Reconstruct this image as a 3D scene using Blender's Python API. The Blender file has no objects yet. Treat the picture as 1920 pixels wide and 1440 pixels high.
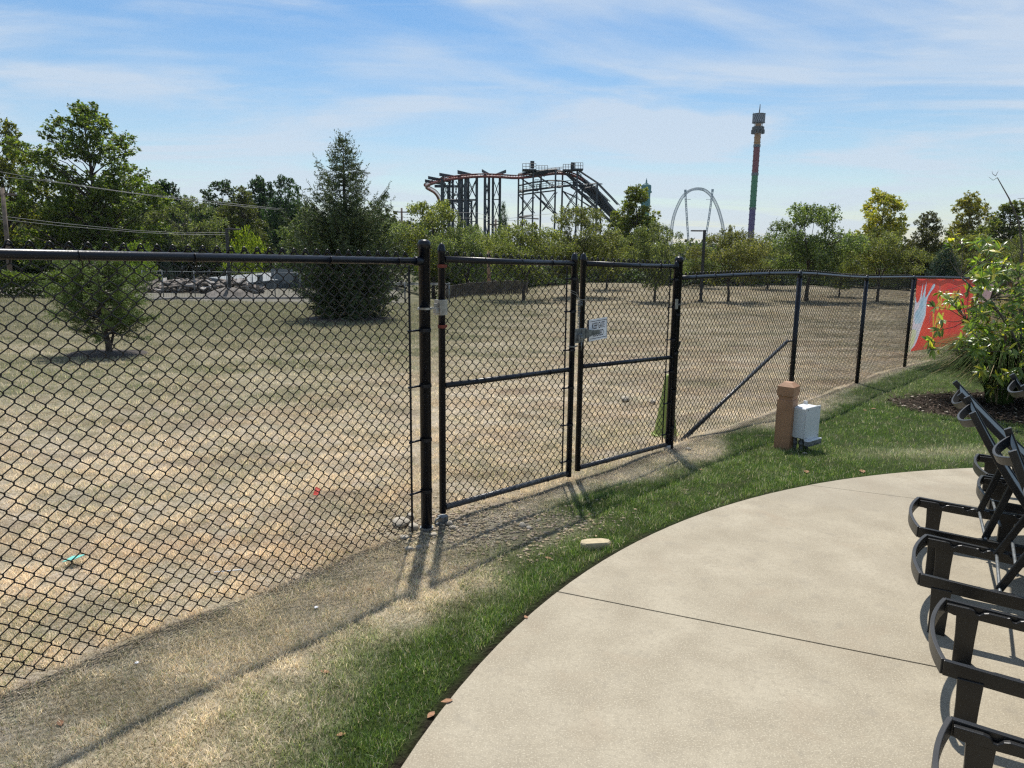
import bpy, bmesh, math, random
import numpy as np
from mathutils import Vector, Matrix

RNG = np.random.default_rng(11)
random.seed(5)
S = bpy.context.scene
COL = S.collection
rad = math.radians

# ------------------------------------------------------------------ camera
CF = 1400.0; CH = 1.84; CP = rad(10.4); CR = rad(.7)
cam_loc = np.array([0., 0., CH])
FW = np.array([0, math.cos(CP), -math.sin(CP)])
_r0 = np.array([1., 0, 0]); _u0 = np.array([0, math.sin(CP), math.cos(CP)])
RT = _r0*math.cos(CR)+_u0*math.sin(CR); UP = _u0*math.cos(CR)-_r0*math.sin(CR)
cd = bpy.data.cameras.new('camera'); cam = bpy.data.objects.new('camera', cd); COL.objects.link(cam)
cd.sensor_width = 36; cd.lens = 36*CF/1920; cd.clip_start = .05; cd.clip_end = 6000
m3 = Matrix((RT, UP, -FW)).transposed()
cam.matrix_world = Matrix.Translation(cam_loc) @ m3.to_4x4()
S.camera = cam
S.render.resolution_x = 1024; S.render.resolution_y = 768

def ray(px, py): return FW+RT*(px-960)/CF-UP*(py-720)/CF

# ------------------------------------------------------------------ terrain
PC = np.array([4.905, .819]); PR = 5.517            # patio circle
FX = np.array([-40., -2.07, -.56, 1.50, 3.60, 5.62, 7.60, 9.93, 16.9, 60.])
FY = np.array([-46.5, 2.76, 4.72, 6.93, 9.50, 11.98, 14.30, 16.45, 22.9, 62.8])
def fence_y(x): return np.interp(x, FX, FY)
def sp(t, k=.8): return k*np.logaddexp(0, np.asarray(t, float)/k)
def sst(a, b, t):
    t = np.clip((t-a)/(b-a), 0, 1); return t*t*(3-2*t)
def patio_d(x, y): return np.hypot(x-PC[0], y-PC[1])-PR
def gz(x, y):
    x = np.asarray(x, float); y = np.asarray(y, float)
    th = x/np.maximum(y, 1.)
    yc = 35+29*sst(-.17, .10, th)+2*sst(-.3, -.6, th)
    yy = np.minimum(y, yc)
    z = -.037*sp(yy-4.6)+.012*sp(yy-17, 2.)+.024*sp(yy-38, 3.)*sst(-.04, .12, th)
    over = np.maximum(y-yc, 0)
    right = sst(-.17, -.05, th)
    z = z-(.015*(1-right)+.10*right)*np.minimum(over, 40)
    z = z+.16*np.exp(-((yy-24)/5)**2)*sst(-.02, .15, th)*.0
    z = z+.011*np.sin(x*1.9+.6*y)*np.sin(y*1.3-.4*x)+.006*np.sin(x*5.1+y*3.)
    d = patio_d(x, y)
    z = z*sst(-.1, 1.2, d)-.028*(1-sst(0, .9, d))
    z = z-.30*sst(0.0, -.12, d)
    return z
def gzf(x, y): return float(gz(x, y))
def hitg(px, py):
    """point of the ground seen in this direction"""
    d = ray(px, py); t = .5
    while t < 900:
        p = cam_loc+d*t
        if p[2] <= gzf(p[0], p[1]): break
        t *= 1.01
    lo, hi = t/1.01, t
    for _ in range(30):
        m = (lo+hi)/2; p = cam_loc+d*m
        if p[2] <= gzf(p[0], p[1]): hi = m
        else: lo = m
    return cam_loc+d*hi
def hitp(px, py):
    d = ray(px, py); return cam_loc-d*(CH/d[2])
def at(px, py, Y):
    d = ray(px, py); return cam_loc+d*(Y/d[1])

# value noise
_NT = RNG.random((256, 256))
def vn(x, y):
    x = np.asarray(x, float); y = np.asarray(y, float)
    xi = np.floor(x).astype(int); yi = np.floor(y).astype(int)
    fx = x-xi; fy = y-yi; fx = fx*fx*(3-2*fx); fy = fy*fy*(3-2*fy)
    a = _NT[xi % 256, yi % 256]; b = _NT[(xi+1) % 256, yi % 256]
    c = _NT[xi % 256, (yi+1) % 256]; d = _NT[(xi+1) % 256, (yi+1) % 256]
    return (a*(1-fx)+b*fx)*(1-fy)+(c*(1-fx)+d*fx)*fy
def fbm(x, y, o=4):
    s = 0; a = .5; t = 0
    for i in range(o):
        s = s+a*vn(x*2**i+17*i, y*2**i+31*i); t += a; a *= .55
    return s/t

def mulch_d(x, y):      # <0 inside the planting bed on the right
    ex = np.hypot((x-8.2)/3.0, (y-9.75)/1.5)-1
    return ex*1.6+.15*(fbm(np.asarray(x)*3, np.asarray(y)*3, 2)-.5)
def gravel_w(x, y):
    g1 = np.exp(-(((x-.05)/.75)**2+((y-4.72)/.42)**2))
    g2 = np.exp(-(((x+.62)/.22)**2+((y-4.75)/.22)**2))
    return np.clip(g1*1.25+g2+.5*(fbm(x*5, y*5, 2)-.5), 0, 1)*sst(0, .25, patio_d(x, y)-.2)

GREEN = np.array([.080, .140, .028]); OLIVE = np.array([.165, .170, .095]); TAN = np.array([.575, .48, .355])
PALE = np.array([.72, .62, .50]); BROWN = np.array([.30, .225, .17]); RUST = np.array([.50, .34, .22])
SOIL = np.array([.085, .065, .05])
def mixc(a, b, t): return a*(1-t[..., None])+b*t[..., None]
def veg(x, y):
    """ground cover: colour (albedo) and greenness at x, y"""
    x = np.asarray(x, float); y = np.asarray(y, float)
    s = (y-fence_y(x))*.75
    d = patio_d(x, y)
    n1 = fbm(x*1.3, y*1.3); n2 = fbm(x*3.7+9, y*3.7); n3 = fbm(x*.35+4, y*.35, 3)
    n4 = fbm(x*9+3, y*9+5, 2)
    # inside the fence
    wid = .42+.5*sst(-.5, 1.0, x)+1.1*sst(1.6, 2.6, x)+2.*sst(3, 5, x)
    gi = sst(wid+.30, wid-.28, d+.75*(n1-.5)+.5*(n2-.5))
    gi = gi*(1-.75*sst(.25, .0, np.abs(d-wid*.9))*0)
    brown_patch = np.exp(-(((x-4.3)/1.1)**2+((y-7.0)/.38)**2))*.6
    gi = np.clip(gi*(.82+.45*(n2)) - brown_patch, 0, 1)
    gi = np.maximum(gi, .92*sst(3.9, 5.4, x)*sst(-.02, -.35, s)*sst(.2, .5, n1+.2))
    ci = mixc(mixc(TAN*[1.0, 1.03, 1.02], PALE*[1.03, 1.06, 1.05], sst(.4, .65, n2)), BROWN*1.3, .15*sst(.5, .75, n1))
    ci = mixc(ci, OLIVE*1.5, .45*sst(.45, .7, fbm(x*2.3+60, y*2.3+9, 3)))
    ci = mixc(ci, OLIVE, .5*sst(.35, .7, n4)*(gi > .03))
    ci = mixc(ci, mixc(GREEN, OLIVE*.75, sst(.55, .85, n4)), gi)
    # the field
    stripe = .5+.5*np.sin((y*.95+x*.10)*2.1+2*n3)
    gf = .30*sst(.5, .72, n1)+.16*sst(.45, .75, n2)
    gf = gf+.55*sst(8, 17, y-.8*x)*sst(2, -4, x-.05*y)+.22*sst(12, 24, y)
    gf = gf+.16*(stripe-.5)*sst(6, 12, y)+.25*(n3-.5)
    gf = np.clip(gf, 0, .9)
    cf = mixc(mixc(TAN, PALE, sst(.35, .6, n2)), RUST, .42*sst(.50, .68, fbm(x*.8+40, y*1.6+7, 3)))
    cf = mixc(cf, PALE*1.12, .7*sst(.56, .70, fbm(x*1.1+80, y*3.0+17, 3)))
    cf = mixc(cf, BROWN*1.2, .55*sst(.60, .74, fbm(x*1.5+120, y*2.6+57, 3)))
    cf = mixc(cf, BROWN, .40*sst(.5, .75, n3)*sst(-1, 4, x))
    cf = mixc(cf, OLIVE, gf)
    row = .5+.5*np.sin((y*.97-x*.12)*5.6+1.5*n3+.8*n1); cf = cf*(1-.26*row*sst(6, 12, y)*sst(-2, 3, x))[..., None]
    t = sst(-.06, .06, s)
    c = mixc(ci, cf, t); g = gi*(1-t)+gf*.5*t
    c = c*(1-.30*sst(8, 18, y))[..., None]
    # worn dirt under the fence mesh
    dirt = np.exp(-((s+.02)/.07)**2)*sst(.3, .6, n2+.1)*.75
    c = mixc(c, SOIL*1.6, dirt)
    c = mixc(c, np.broadcast_to(np.array([.42, .36, .28]), c.shape), gravel_w(x, y)*.6)
    mu = sst(.06, -.06, mulch_d(x, y))
    c = mixc(c, np.broadcast_to(SOIL, c.shape), mu)
    edge = sst(.085, .02, d)
    c = mixc(c, np.broadcast_to(SOIL*.8, c.shape), edge)
    th = x/np.maximum(y, 1)
    yc = 35+29*sst(-.17, .10, th)+2*sst(-.3, -.6, th)
    lot = sst(.3, 1.5, y-yc)*sst(-.13, -.16, th)
    c = mixc(c, np.broadcast_to(np.array([.22, .205, .18]), c.shape), lot)
    far = sst(90, 130, y)
    c = mixc(c, np.broadcast_to(np.array([.10, .12, .05]), c.shape), far)
    return c, g*(1-mu)

# ------------------------------------------------------------------ object helpers
def link(o, parent=None):
    COL.objects.link(o)
    if parent is not None: o.parent = parent
    return o
def tag(o, label=None, cat=None, group=None, kind=None):
    if label: o['label'] = label
    if cat: o['category'] = cat
    if group: o['group'] = group
    if kind: o['kind'] = kind
    return o
def empty(name, loc=(0, 0, 0), rz=0, **k):
    o = bpy.data.objects.new(name, None); o.empty_display_size = .2
    o.location = [float(v) for v in loc]; o.rotation_euler = (0, 0, rz); link(o)
    return tag(o, **k)

def fast(name, V, F, mat, parent=None, cols=None, smooth=False, loc=None):
    """V (n,3) array, F (m,k) array, per-vertex colours cols (n,3)"""
    V = np.asarray(V, np.float32); F = np.asarray(F, np.int32)
    me = bpy.data.meshes.new(name)
    me.vertices.add(len(V)); me.vertices.foreach_set('co', V.ravel())
    k = F.shape[1]
    me.loops.add(F.size); me.loops.foreach_set('vertex_index', F.ravel())
    me.polygons.add(len(F)); me.polygons.foreach_set('loop_start', np.arange(0, F.size, k, dtype=np.int32))
    try: me.polygons.foreach_set('loop_total', np.full(len(F), k, np.int32))
    except Exception: pass
    if smooth: me.polygons.foreach_set('use_smooth', np.ones(len(F), bool))
    me.update(calc_edges=True)
    if cols is not None:
        ca = me.color_attributes.new('Col', 'FLOAT_COLOR', 'POINT')
        c4 = np.ones((len(V), 4), np.float32); c4[:, :3] = cols
        ca.data.foreach_set('color', c4.ravel())
    me.materials.append(mat)
    o = bpy.data.objects.new(name, me)
    if loc is not None: o.location = [float(v) for v in loc]
    return link(o, parent)

class MB:
    def __init__(s): s.v = []; s.f = []; s.sm = []
    def add(s, vs, fs, smooth=False):
        b = len(s.v); s.v += [tuple(map(float, v)) for v in vs]
        s.f += [tuple(b+i for i in f) for f in fs]; s.sm += [smooth]*len(fs)
    def box(s, c, d, M=None, bev=0):
        """bevelled box: centre c, full size d, optional 3x3 rotation"""
        x, y, z = [v/2 for v in d]; b = min(bev, x*.8, y*.8, z*.8)
        if b <= 0:
            P = [(sx*x, sy*y, sz*z) for sz in (-1, 1) for sy in (-1, 1) for sx in (-1, 1)]
            Fc = [(0, 2, 3, 1), (4, 5, 7, 6), (0, 1, 5, 4), (2, 6, 7, 3), (0, 4, 6, 2), (1, 3, 7, 5)]
            P = [np.array(p) for p in P]
        else:
            bm = bmesh.new(); bmesh.ops.create_cube(bm, size=1)
            for v in bm.verts: v.co = Vector((v.co.x*2*x, v.co.y*2*y, v.co.z*2*z))
            bmesh.ops.bevel(bm, geom=bm.edges[:], offset=b, segments=1, affect='EDGES')
            bm.verts.index_update()
            P = [np.array(v.co) for v in bm.verts]; Fc = [tuple(v.index for v in f.verts) for f in bm.faces]
            bm.free()
        if M is not None: P = [np.asarray(M) @ p for p in P]
        s.add([p+np.asarray(c, float) for p in P], Fc)
    def tube(s, pts, r, n=8, cap=True, smooth=True, closed=False):
        pts = [np.asarray(p, float) for p in pts]; m = len(pts)
        rs = [r]*m if np.isscalar(r) else list(r)
        T = []
        for i in range(m):
            if closed: t = pts[(i+1) % m]-pts[i-1]
            else: t = pts[min(i+1, m-1)]-pts[max(i-1, 0)]
            T.append(t/max(np.linalg.norm(t), 1e-9))
        a = np.array([0, 0, 1.]) if abs(T[0][2]) < .9 else np.array([1., 0, 0])
        N = np.cross(T[0], a); N /= np.linalg.norm(N)
        vs = []
        for i in range(m):
            N = N-T[i]*(N@T[i]); N /= max(np.linalg.norm(N), 1e-9); B = np.cross(T[i], N)
            for k in range(n):
                an = 2*math.pi*k/n; vs.append(pts[i]+rs[i]*(math.cos(an)*N+math.sin(an)*B))
        fs = []
        for i in range(m if closed else m-1):
            j = (i+1) % m
            for k in range(n):
                l = (k+1) % n; fs.append((i*n+k, i*n+l, j*n+l, j*n+k))
        if cap and not closed: fs += [tuple(range(n))[::-1], tuple((m-1)*n+k for k in range(n))]
        s.add(vs, fs, smooth)
    def lathe(s, prof, c=(0, 0, 0), n=20, smooth=True):
        vs = []; fs = []; m = len(prof); c = np.asarray(c, float)
        for r, z in prof:
            for k in range(n):
                a = 2*math.pi*k/n; vs.append(c+np.array([r*math.cos(a), r*math.sin(a), z]))
        for i in range(m-1):
            for k in range(n):
                l = (k+1) % n; fs.append((i*n+k, i*n+l, (i+1)*n+l, (i+1)*n+k))
        fs += [tuple(range(n))[::-1], tuple((m-1)*n+k for k in range(n))]
        s.add(vs, fs, smooth)
    def prism(s, poly, p0, ux, uy, h):
        """extrude 2D polygon (in frame p0, ux, uy) by vector h"""
        p0 = np.asarray(p0, float); ux = np.asarray(ux, float); uy = np.asarray(uy, float); h = np.asarray(h, float)
        n = len(poly); A = [p0+ux*a+uy*b for a, b in poly]
        vs = A+[p+h for p in A]
        fs = [tuple(range(n))[::-1], tuple(range(n, 2*n))]+[(i, (i+1) % n, n+(i+1) % n, n+i) for i in range(n)]
        s.add(vs, fs)
    def build(s, name, mat, parent=None, loc=None):
        me = bpy.data.meshes.new(name); me.from_pydata(s.v, [], s.f)
        me.polygons.foreach_set('use_smooth', s.sm)
        if any(s.sm):
            for p in me.polygons:
                if len(p.vertices) > 4: p.use_smooth = False
        me.update(); me.materials.append(mat)
        o = bpy.data.objects.new(name, me)
        if loc is not None: o.location = [float(v) for v in loc]
        return link(o, parent)

# ------------------------------------------------------------------ materials
def newmat(name):
    m = bpy.data.materials.new(name); m.use_nodes = True
    nt = m.node_tree; nt.nodes.clear(); return m, nt
def N(nt, t, **k):
    n = nt.nodes.new(t)
    for a, b in k.items():
        if a in n.inputs.keys() if hasattr(n.inputs, 'keys') else False: n.inputs[a].default_value = b
        else: setattr(n, a, b)
    return n
def pm(name, col, rough=.6, metal=0, var=.12, scale=8., bump=.0, bscale=60., col2=None, spec=.5, coat=0):
    """principled with noise variation between col and col2"""
    m, nt = newmat(name); L = nt.links
    out = N(nt, 'ShaderNodeOutputMaterial'); p = N(nt, 'ShaderNodeBsdfPrincipled')
    L.new(p.outputs[0], out.inputs[0])
    tc = N(nt, 'ShaderNodeTexCoord'); no = N(nt, 'ShaderNodeTexNoise')
    no.inputs['Scale'].default_value = scale; no.inputs['Detail'].default_value = 6
    L.new(tc.outputs['Object'], no.inputs['Vector'])
    mx = N(nt, 'ShaderNodeMix', data_type='RGBA')
    c2 = col2 if col2 else [c*(1-var*2) for c in col]
    mx.inputs[6].default_value = (*[min(1, c*(1+var*.5)) for c in col], 1); mx.inputs[7].default_value = (*c2, 1)
    cr = N(nt, 'ShaderNodeMapRange'); cr.inputs[1].default_value = .35; cr.inputs[2].default_value = .7
    L.new(no.outputs['Fac'], cr.inputs[0]); L.new(cr.outputs[0], mx.inputs[0]); L.new(mx.outputs[2], p.inputs['Base Color'])
    p.inputs['Roughness'].default_value = rough; p.inputs['Metallic'].default_value = metal
    p.inputs['Specular IOR Level'].default_value = spec; p.inputs['Coat Weight'].default_value = coat
    if bump:
        n2 = N(nt, 'ShaderNodeTexNoise'); n2.inputs['Scale'].default_value = bscale; n2.inputs['Detail'].default_value = 5
        L.new(tc.outputs['Object'], n2.inputs['Vector'])
        b = N(nt, 'ShaderNodeBump'); b.inputs['Strength'].default_value = bump; b.inputs['Distance'].default_value = .01
        L.new(n2.outputs['Fac'], b.inputs['Height']); L.new(b.outputs[0], p.inputs['Normal'])
    return m
def leafmat(name, trans=.38, rough=.5, tint=True, gloss=.3, tc_=(1.35, 1.5, .55)):
    """colour from the mesh attribute, partly translucent"""
    m, nt = newmat(name); L = nt.links
    out = N(nt, 'ShaderNodeOutputMaterial'); p = N(nt, 'ShaderNodeBsdfPrincipled'); t = N(nt, 'ShaderNodeBsdfTranslucent')
    a = N(nt, 'ShaderNodeAttribute', attribute_name='Col'); src = a.outputs['Color']
    if tint:
        b = N(nt, 'ShaderNodeAttribute', attribute_name='tint', attribute_type='OBJECT')
        mm = N(nt, 'ShaderNodeMix', data_type='RGBA', blend_type='MULTIPLY'); mm.inputs[0].default_value = 1
        L.new(src, mm.inputs[6]); L.new(b.outputs['Color'], mm.inputs[7]); src = mm.outputs[2]
    L.new(src, p.inputs['Base Color'])
    hs = N(nt, 'ShaderNodeMix', data_type='RGBA', blend_type='MULTIPLY'); hs.inputs[0].default_value = 1
    hs.inputs[7].default_value = (*tc_, 1); L.new(src, hs.inputs[6]); L.new(hs.outputs[2], t.inputs['Color'])
    p.inputs['Roughness'].default_value = rough; p.inputs['Specular IOR Level'].default_value = gloss
    mx = N(nt, 'ShaderNodeMixShader'); mx.inputs[0].default_value = trans
    L.new(p.outputs[0], mx.inputs[1]); L.new(t.outputs[0], mx.inputs[2]); L.new(mx.outputs[0], out.inputs[0])
    return m

M_black = pm('black_coated_pipe', (.003, .005, .011), .34, 0, .3, 14, .10, 90, col2=(.009, .010, .014), spec=.32)
M_worn = pm('worn_black_pipe', (.010, .012, .016), .38, 0, .3, 30, .25, 90, col2=(.06, .06, .062))
M_wire = pm('black_vinyl_wire', (.007, .006, .007), .42, 0, .3, 20, spec=.4)
M_galv = pm('galvanised_steel', (.42, .40, .37), .45, .75, .25, 25, .1, 80)
M_galvdull = pm('dull_steel', (.20, .21, .21), .5, .6, .25, 25)
M_rust = pm('rusty_clamp', (.16, .035, .02), .8, 0, .3, 40)
M_white = pm('white_enamel', (.80, .80, .82), .4, 0, .05, 10)
M_ink = pm('dark_ink', (.02, .02, .035), .5, 0, .1, 10)
M_chair = pm('charcoal_resin', (.012, .0118, .0115), .36, 0, .2, 9, .06, 220)
M_chair_cap = pm('charcoal_resin_loop', (.030, .029, .028), .42, 0, .15, 9, .06, 220)
M_trunk = pm('bark', (.075, .06, .048), .9, 0, .3, 6, .6, 14)
M_brownbol = pm('painted_tan_wood', (.34, .185, .10), .65, 0, .12, 5, .2, 40)
M_box = pm('pale_grey_enclosure', (.60, .63, .64), .5, 0, .06, 4)
M_conduit = pm('grey_conduit', (.16, .17, .17), .6, 0, .2, 12)
M_stone = pm('limestone', (.38, .34, .27), .85, 0, .2, 14, .5, 60, col2=(.22, .19, .15))
M_paver = pm('tan_paver', (.46, .38, .24), .85, 0, .12, 25, .4, 120)
M_leaf = leafmat('leaf', .46)
M_leafnear = leafmat('glossy_leaf', .52, .30, False, .6)
M_needle = leafmat('needle', .18, .6)
M_grass = leafmat('grass_blade', .44, .5, False, .3, (1.12, 1.09, .90))
M_steelblue = pm('dark_grey_green_steel', (.035, .048, .055), .55, 0, .2, .3)
M_lattice = pm('dark_steel_lattice', (.028, .036, .038), .55, 0, .2, .3)
M_track = pm('weathered_red_track', (.25, .06, .04), .55, 0, .2, .4)
M_rope = pm('yellow_green_plastic', (.30, .37, .08), .5, 0, .1, 6)

# concrete
def concrete():
    m, nt = newmat('broom_finished_concrete'); L = nt.links
    out = N(nt, 'ShaderNodeOutputMaterial'); p = N(nt, 'ShaderNodeBsdfPrincipled'); L.new(p.outputs[0], out.inputs[0])
    tc = N(nt, 'ShaderNodeTexCoord'); v = tc.outputs['Object']
    def noise(sc, det=5, dist=0):
        n = N(nt, 'ShaderNodeTexNoise'); n.inputs['Scale'].default_value = sc; n.inputs['Detail'].default_value = det
        n.inputs['Distortion'].default_value = dist; L.new(v, n.inputs['Vector']); return n.outputs['Fac']
    def mr(s, a, b, c=0, d=1):
        r = N(nt, 'ShaderNodeMapRange'); L.new(s, r.inputs[0])
        for i, q in enumerate((a, b, c, d)): r.inputs[i+1].default_value = q
        return r.outputs[0]
    def mix(f, a, b, bt='MIX'):
        x = N(nt, 'ShaderNodeMix', data_type='RGBA', blend_type=bt)
        if isinstance(f, float): x.inputs[0].default_value = f
        else: L.new(f, x.inputs[0])
        for s, i in ((a, 6), (b, 7)):
            if isinstance(s, tuple): x.inputs[i].default_value = (*s, 1)
            else: L.new(s, x.inputs[i])
        return x.outputs[2]
    base = mix(mr(noise(.9, 4, .5), .3, .7), (.385, .340, .256), (.325, .284, .208))
    base = mix(mr(noise(4, 5), .35, .75), base, (.26, .222, .16))
    base = mix(mr(noise(38, 6), .45, .70, 0, .55), base, (.25, .218, .162))
    base = mix(mr(noise(140, 2), .52, .74), base, (.47, .42, .32))
    base = mix(mr(noise(210, 2), .60, .80), base, (.15, .125, .095))
    # faint rust tint blotches and a few tyre scuffs
    base = mix(mr(noise(2.2, 3, 1.2), .56, .76, 0, .4), base, (.30, .235, .165))
    base = mix(mr(noise(.55, 5, .8), .52, .64, 0, .28), base, (.27, .24, .19))
    base = mix(mr(noise(7, 8, .4), .60, .72, 0, .35), base, (.22, .195, .155))
    wv = N(nt, 'ShaderNodeTexNoise'); wv.inputs['Scale'].default_value = 2.4; wv.inputs['Detail'].default_value = 1
    wv.inputs['Distortion'].default_value = 2.5; L.new(v, wv.inputs['Vector'])
    ab = N(nt, 'ShaderNodeMath', operation='SUBTRACT'); L.new(wv.outputs['Fac'], ab.inputs[0]); ab.inputs[1].default_value = .5
    ab2 = N(nt, 'ShaderNodeMath', operation='ABSOLUTE'); L.new(ab.outputs[0], ab2.inputs[0])
    line = mr(ab2.outputs[0], .0, .006, 1, 0)
    mk = N(nt, 'ShaderNodeMath', operation='MULTIPLY'); L.new(line, mk.inputs[0]); L.new(mr(noise(1.1, 2), .56, .66, 0, .35), mk.inputs[1])
    base = mix(mk.outputs[0], base, (.15, .125, .10))
    L.new(base, p.inputs['Base Color']); p.inputs['Roughness'].default_value = .85; p.inputs['Specular IOR Level'].default_value = .3
    b = N(nt, 'ShaderNodeBump'); b.inputs['Strength'].default_value = .22; b.inputs['Distance'].default_value = .003
    L.new(noise(170, 4), b.inputs['Height']); L.new(b.outputs[0], p.inputs['Normal'])
    return m
M_conc = concrete()

def groundmat():
    m, nt = newmat('turf_and_soil'); L = nt.links
    out = N(nt, 'ShaderNodeOutputMaterial'); p = N(nt, 'ShaderNodeBsdfPrincipled'); L.new(p.outputs[0], out.inputs[0])
    a = N(nt, 'ShaderNodeAttribute', attribute_name='Col')
    tc = N(nt, 'ShaderNodeTexCoord')
    src = a.outputs['Color']
    for sc, lo, hi, amt, c in ((55, .42, .68, .45, (.5, .47, .42)), (9, .42, .66, .35, (.62, .66, .56)), (1.1, .4, .65, .3, (.72, .74, .62))):
        n = N(nt, 'ShaderNodeTexNoise'); n.inputs['Scale'].default_value = sc; n.inputs['Detail'].default_value = 6
        mp = N(nt, 'ShaderNodeMapping'); mp.inputs['Scale'].default_value = (1, 1, .3); L.new(tc.outputs['Object'], mp.inputs[0]); L.new(mp.outputs[0], n.inputs['Vector'])
        r = N(nt, 'ShaderNodeMapRange'); L.new(n.outputs['Fac'], r.inputs[0]); r.inputs[1].default_value = lo; r.inputs[2].default_value = hi; r.inputs[4].default_value = amt*2
        x = N(nt, 'ShaderNodeMix', data_type='RGBA', blend_type='MULTIPLY'); L.new(r.outputs[0], x.inputs[0]); L.new(src, x.inputs[6]); x.inputs[7].default_value = (*c, 1)
        src = x.outputs[2]
    L.new(src, p.inputs['Base Color']); p.inputs['Roughness'].default_value = .95; p.inputs['Specular IOR Level'].default_value = .1
    n = N(nt, 'ShaderNodeTexNoise'); n.inputs['Scale'].default_value = 40; n.inputs['Detail'].default_value = 6; L.new(tc.outputs['Object'], n.inputs['Vector'])
    b = N(nt, 'ShaderNodeBump'); b.inputs['Strength'].default_value = .8; b.inputs['Distance'].default_value = .03
    L.new(n.outputs['Fac'], b.inputs['Height']); L.new(b.outputs[0], p.inputs['Normal'])
    return m
M_ground = groundmat()

# ------------------------------------------------------------------ ground sheet
def axis(lo, mid0, mid1, hi, step, growth=1.09):
    a = list(np.arange(mid0, mid1+1e-6, step)); s = step
    while a[-1] < hi: s *= growth; a.append(a[-1]+s)
    s = step
    while a[0] > lo: s *= growth; a.insert(0, a[0]-s)
    return np.array(a)
gx = axis(-640, -6, 10, 640, .08); gy = axis(-60, 1.0, 17, 820, .08)
X, Y = np.meshgrid(gx, gy); Z = gz(X, Y)
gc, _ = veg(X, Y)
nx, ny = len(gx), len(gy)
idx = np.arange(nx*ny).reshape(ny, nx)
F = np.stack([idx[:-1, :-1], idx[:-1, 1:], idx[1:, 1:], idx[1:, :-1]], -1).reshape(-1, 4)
g = fast('ground', np.stack([X, Y, Z], -1).reshape(-1, 3), F, M_ground, cols=(gc*(.42+.20*sst(.10, .25, gc[..., 0])+.38*sst(7, 20, np.hypot(X, Y)))[..., None]).reshape(-1, 3), smooth=True)  # near ground darkened in its colour to paint the shade gaps between blades
tag(g, kind='structure')

# ------------------------------------------------------------------ patio slab, split at its joints
def clip(poly, p, n):
    out = []
    for i in range(len(poly)):
        a, b = poly[i], poly[(i+1) % len(poly)]; da = (a-p)@n; db = (b-p)@n
        if da >= 0: out.append(a)
        if da*db < 0: out.append(a+(b-a)*da/(da-db))
    return out
disc = [PC+PR*np.array([math.cos(t), math.sin(t)]) for t in np.linspace(0, 2*math.pi, 180, endpoint=False)]
J = [hitp(1060, 1112)[:2], hitp(1755, 1250)[:2]]; J2 = [hitp(1530, 911)[:2], hitp(1710, 934)[:2]]
mb = MB()
def jline(a, b):
    d = (b-a)/np.linalg.norm(b-a); return a, np.array([-d[1], d[0]])
A1, n1 = jline(*J); A2, n2 = jline(*J2)
if n1[1] < 0: n1 = -n1
if n2[1] < 0: n2 = -n2
G = .0035; G2 = .0013
pieces = [clip(disc, A2+n2*G2, n2), clip(clip(disc, A2-n2*G2, -n2), A1+n1*G, n1), clip(disc, A1-n1*G, -n1)]
for pc in pieces:
    k = len(pc); c0 = sum(pc)/k
    top = [(*(p-(p-c0)/np.linalg.norm(p-c0)*.006), 0.0) for p in pc]; e = [(*p, -.006) for p in pc]; b = [(*p, -.13) for p in pc]
    mb.add(top+e+b, [tuple(range(k))]+[(k+i, k+(i+1) % k, (i+1) % k, i) for i in range(k)]+[(2*k+i, 2*k+(i+1) % k, k+(i+1) % k, k+i) for i in range(k)])
o = mb.build('patio', M_conc); tag(o, kind='structure')

# ------------------------------------------------------------------ grass
def blades(P, col, L, W, lean, seed):
    r = np.random.default_rng(seed); n = len(P)
    az = r.uniform(0, 2*np.pi, n); la = r.uniform(0, 2*np.pi, n)
    sx = np.stack([np.cos(az), np.sin(az), 0*az], 1)*(W/2)[:, None]
    ld = np.stack([np.cos(la), np.sin(la), 0*la], 1)
    up = np.array([0, 0, 1.])
    h = L*np.sqrt(np.clip(1-lean**2, .02, 1))
    m = P+ld*(lean*L*.35)[:, None]+up*(h*.62)[:, None]
    t = P+ld*(lean*L)[:, None]+up*h[:, None]*1.0
    V = np.stack([P-sx, P+sx, m+sx*.75, m-sx*.75, t], 1).reshape(-1, 3)
    b = np.arange(n)*5
    F = np.concatenate([np.stack([b, b+1, b+2], 1), np.stack([b, b+2, b+3], 1), np.stack([b+3, b+2, b+4], 1)])
    return V, F, np.repeat(col, 5, 0)
def grass_pts(n, r0, r1, dens, seed, a0=-.72, a1=.72):
    r = np.random.default_rng(seed)
    # radial samples with density falling off with distance
    rr = np.linspace(r0, r1, 4000); w = np.minimum(dens[0], dens[1]/rr**2)*rr; c = np.cumsum(w); tot = c[-1]*(rr[1]-rr[0])*(a1-a0)
    n = int(min(n, tot)); q = np.interp(r.random(n)*c[-1], c, rr); th = r.uniform(a0, a1, n)
    return q*np.sin(th), q*np.cos(th), q
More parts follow.
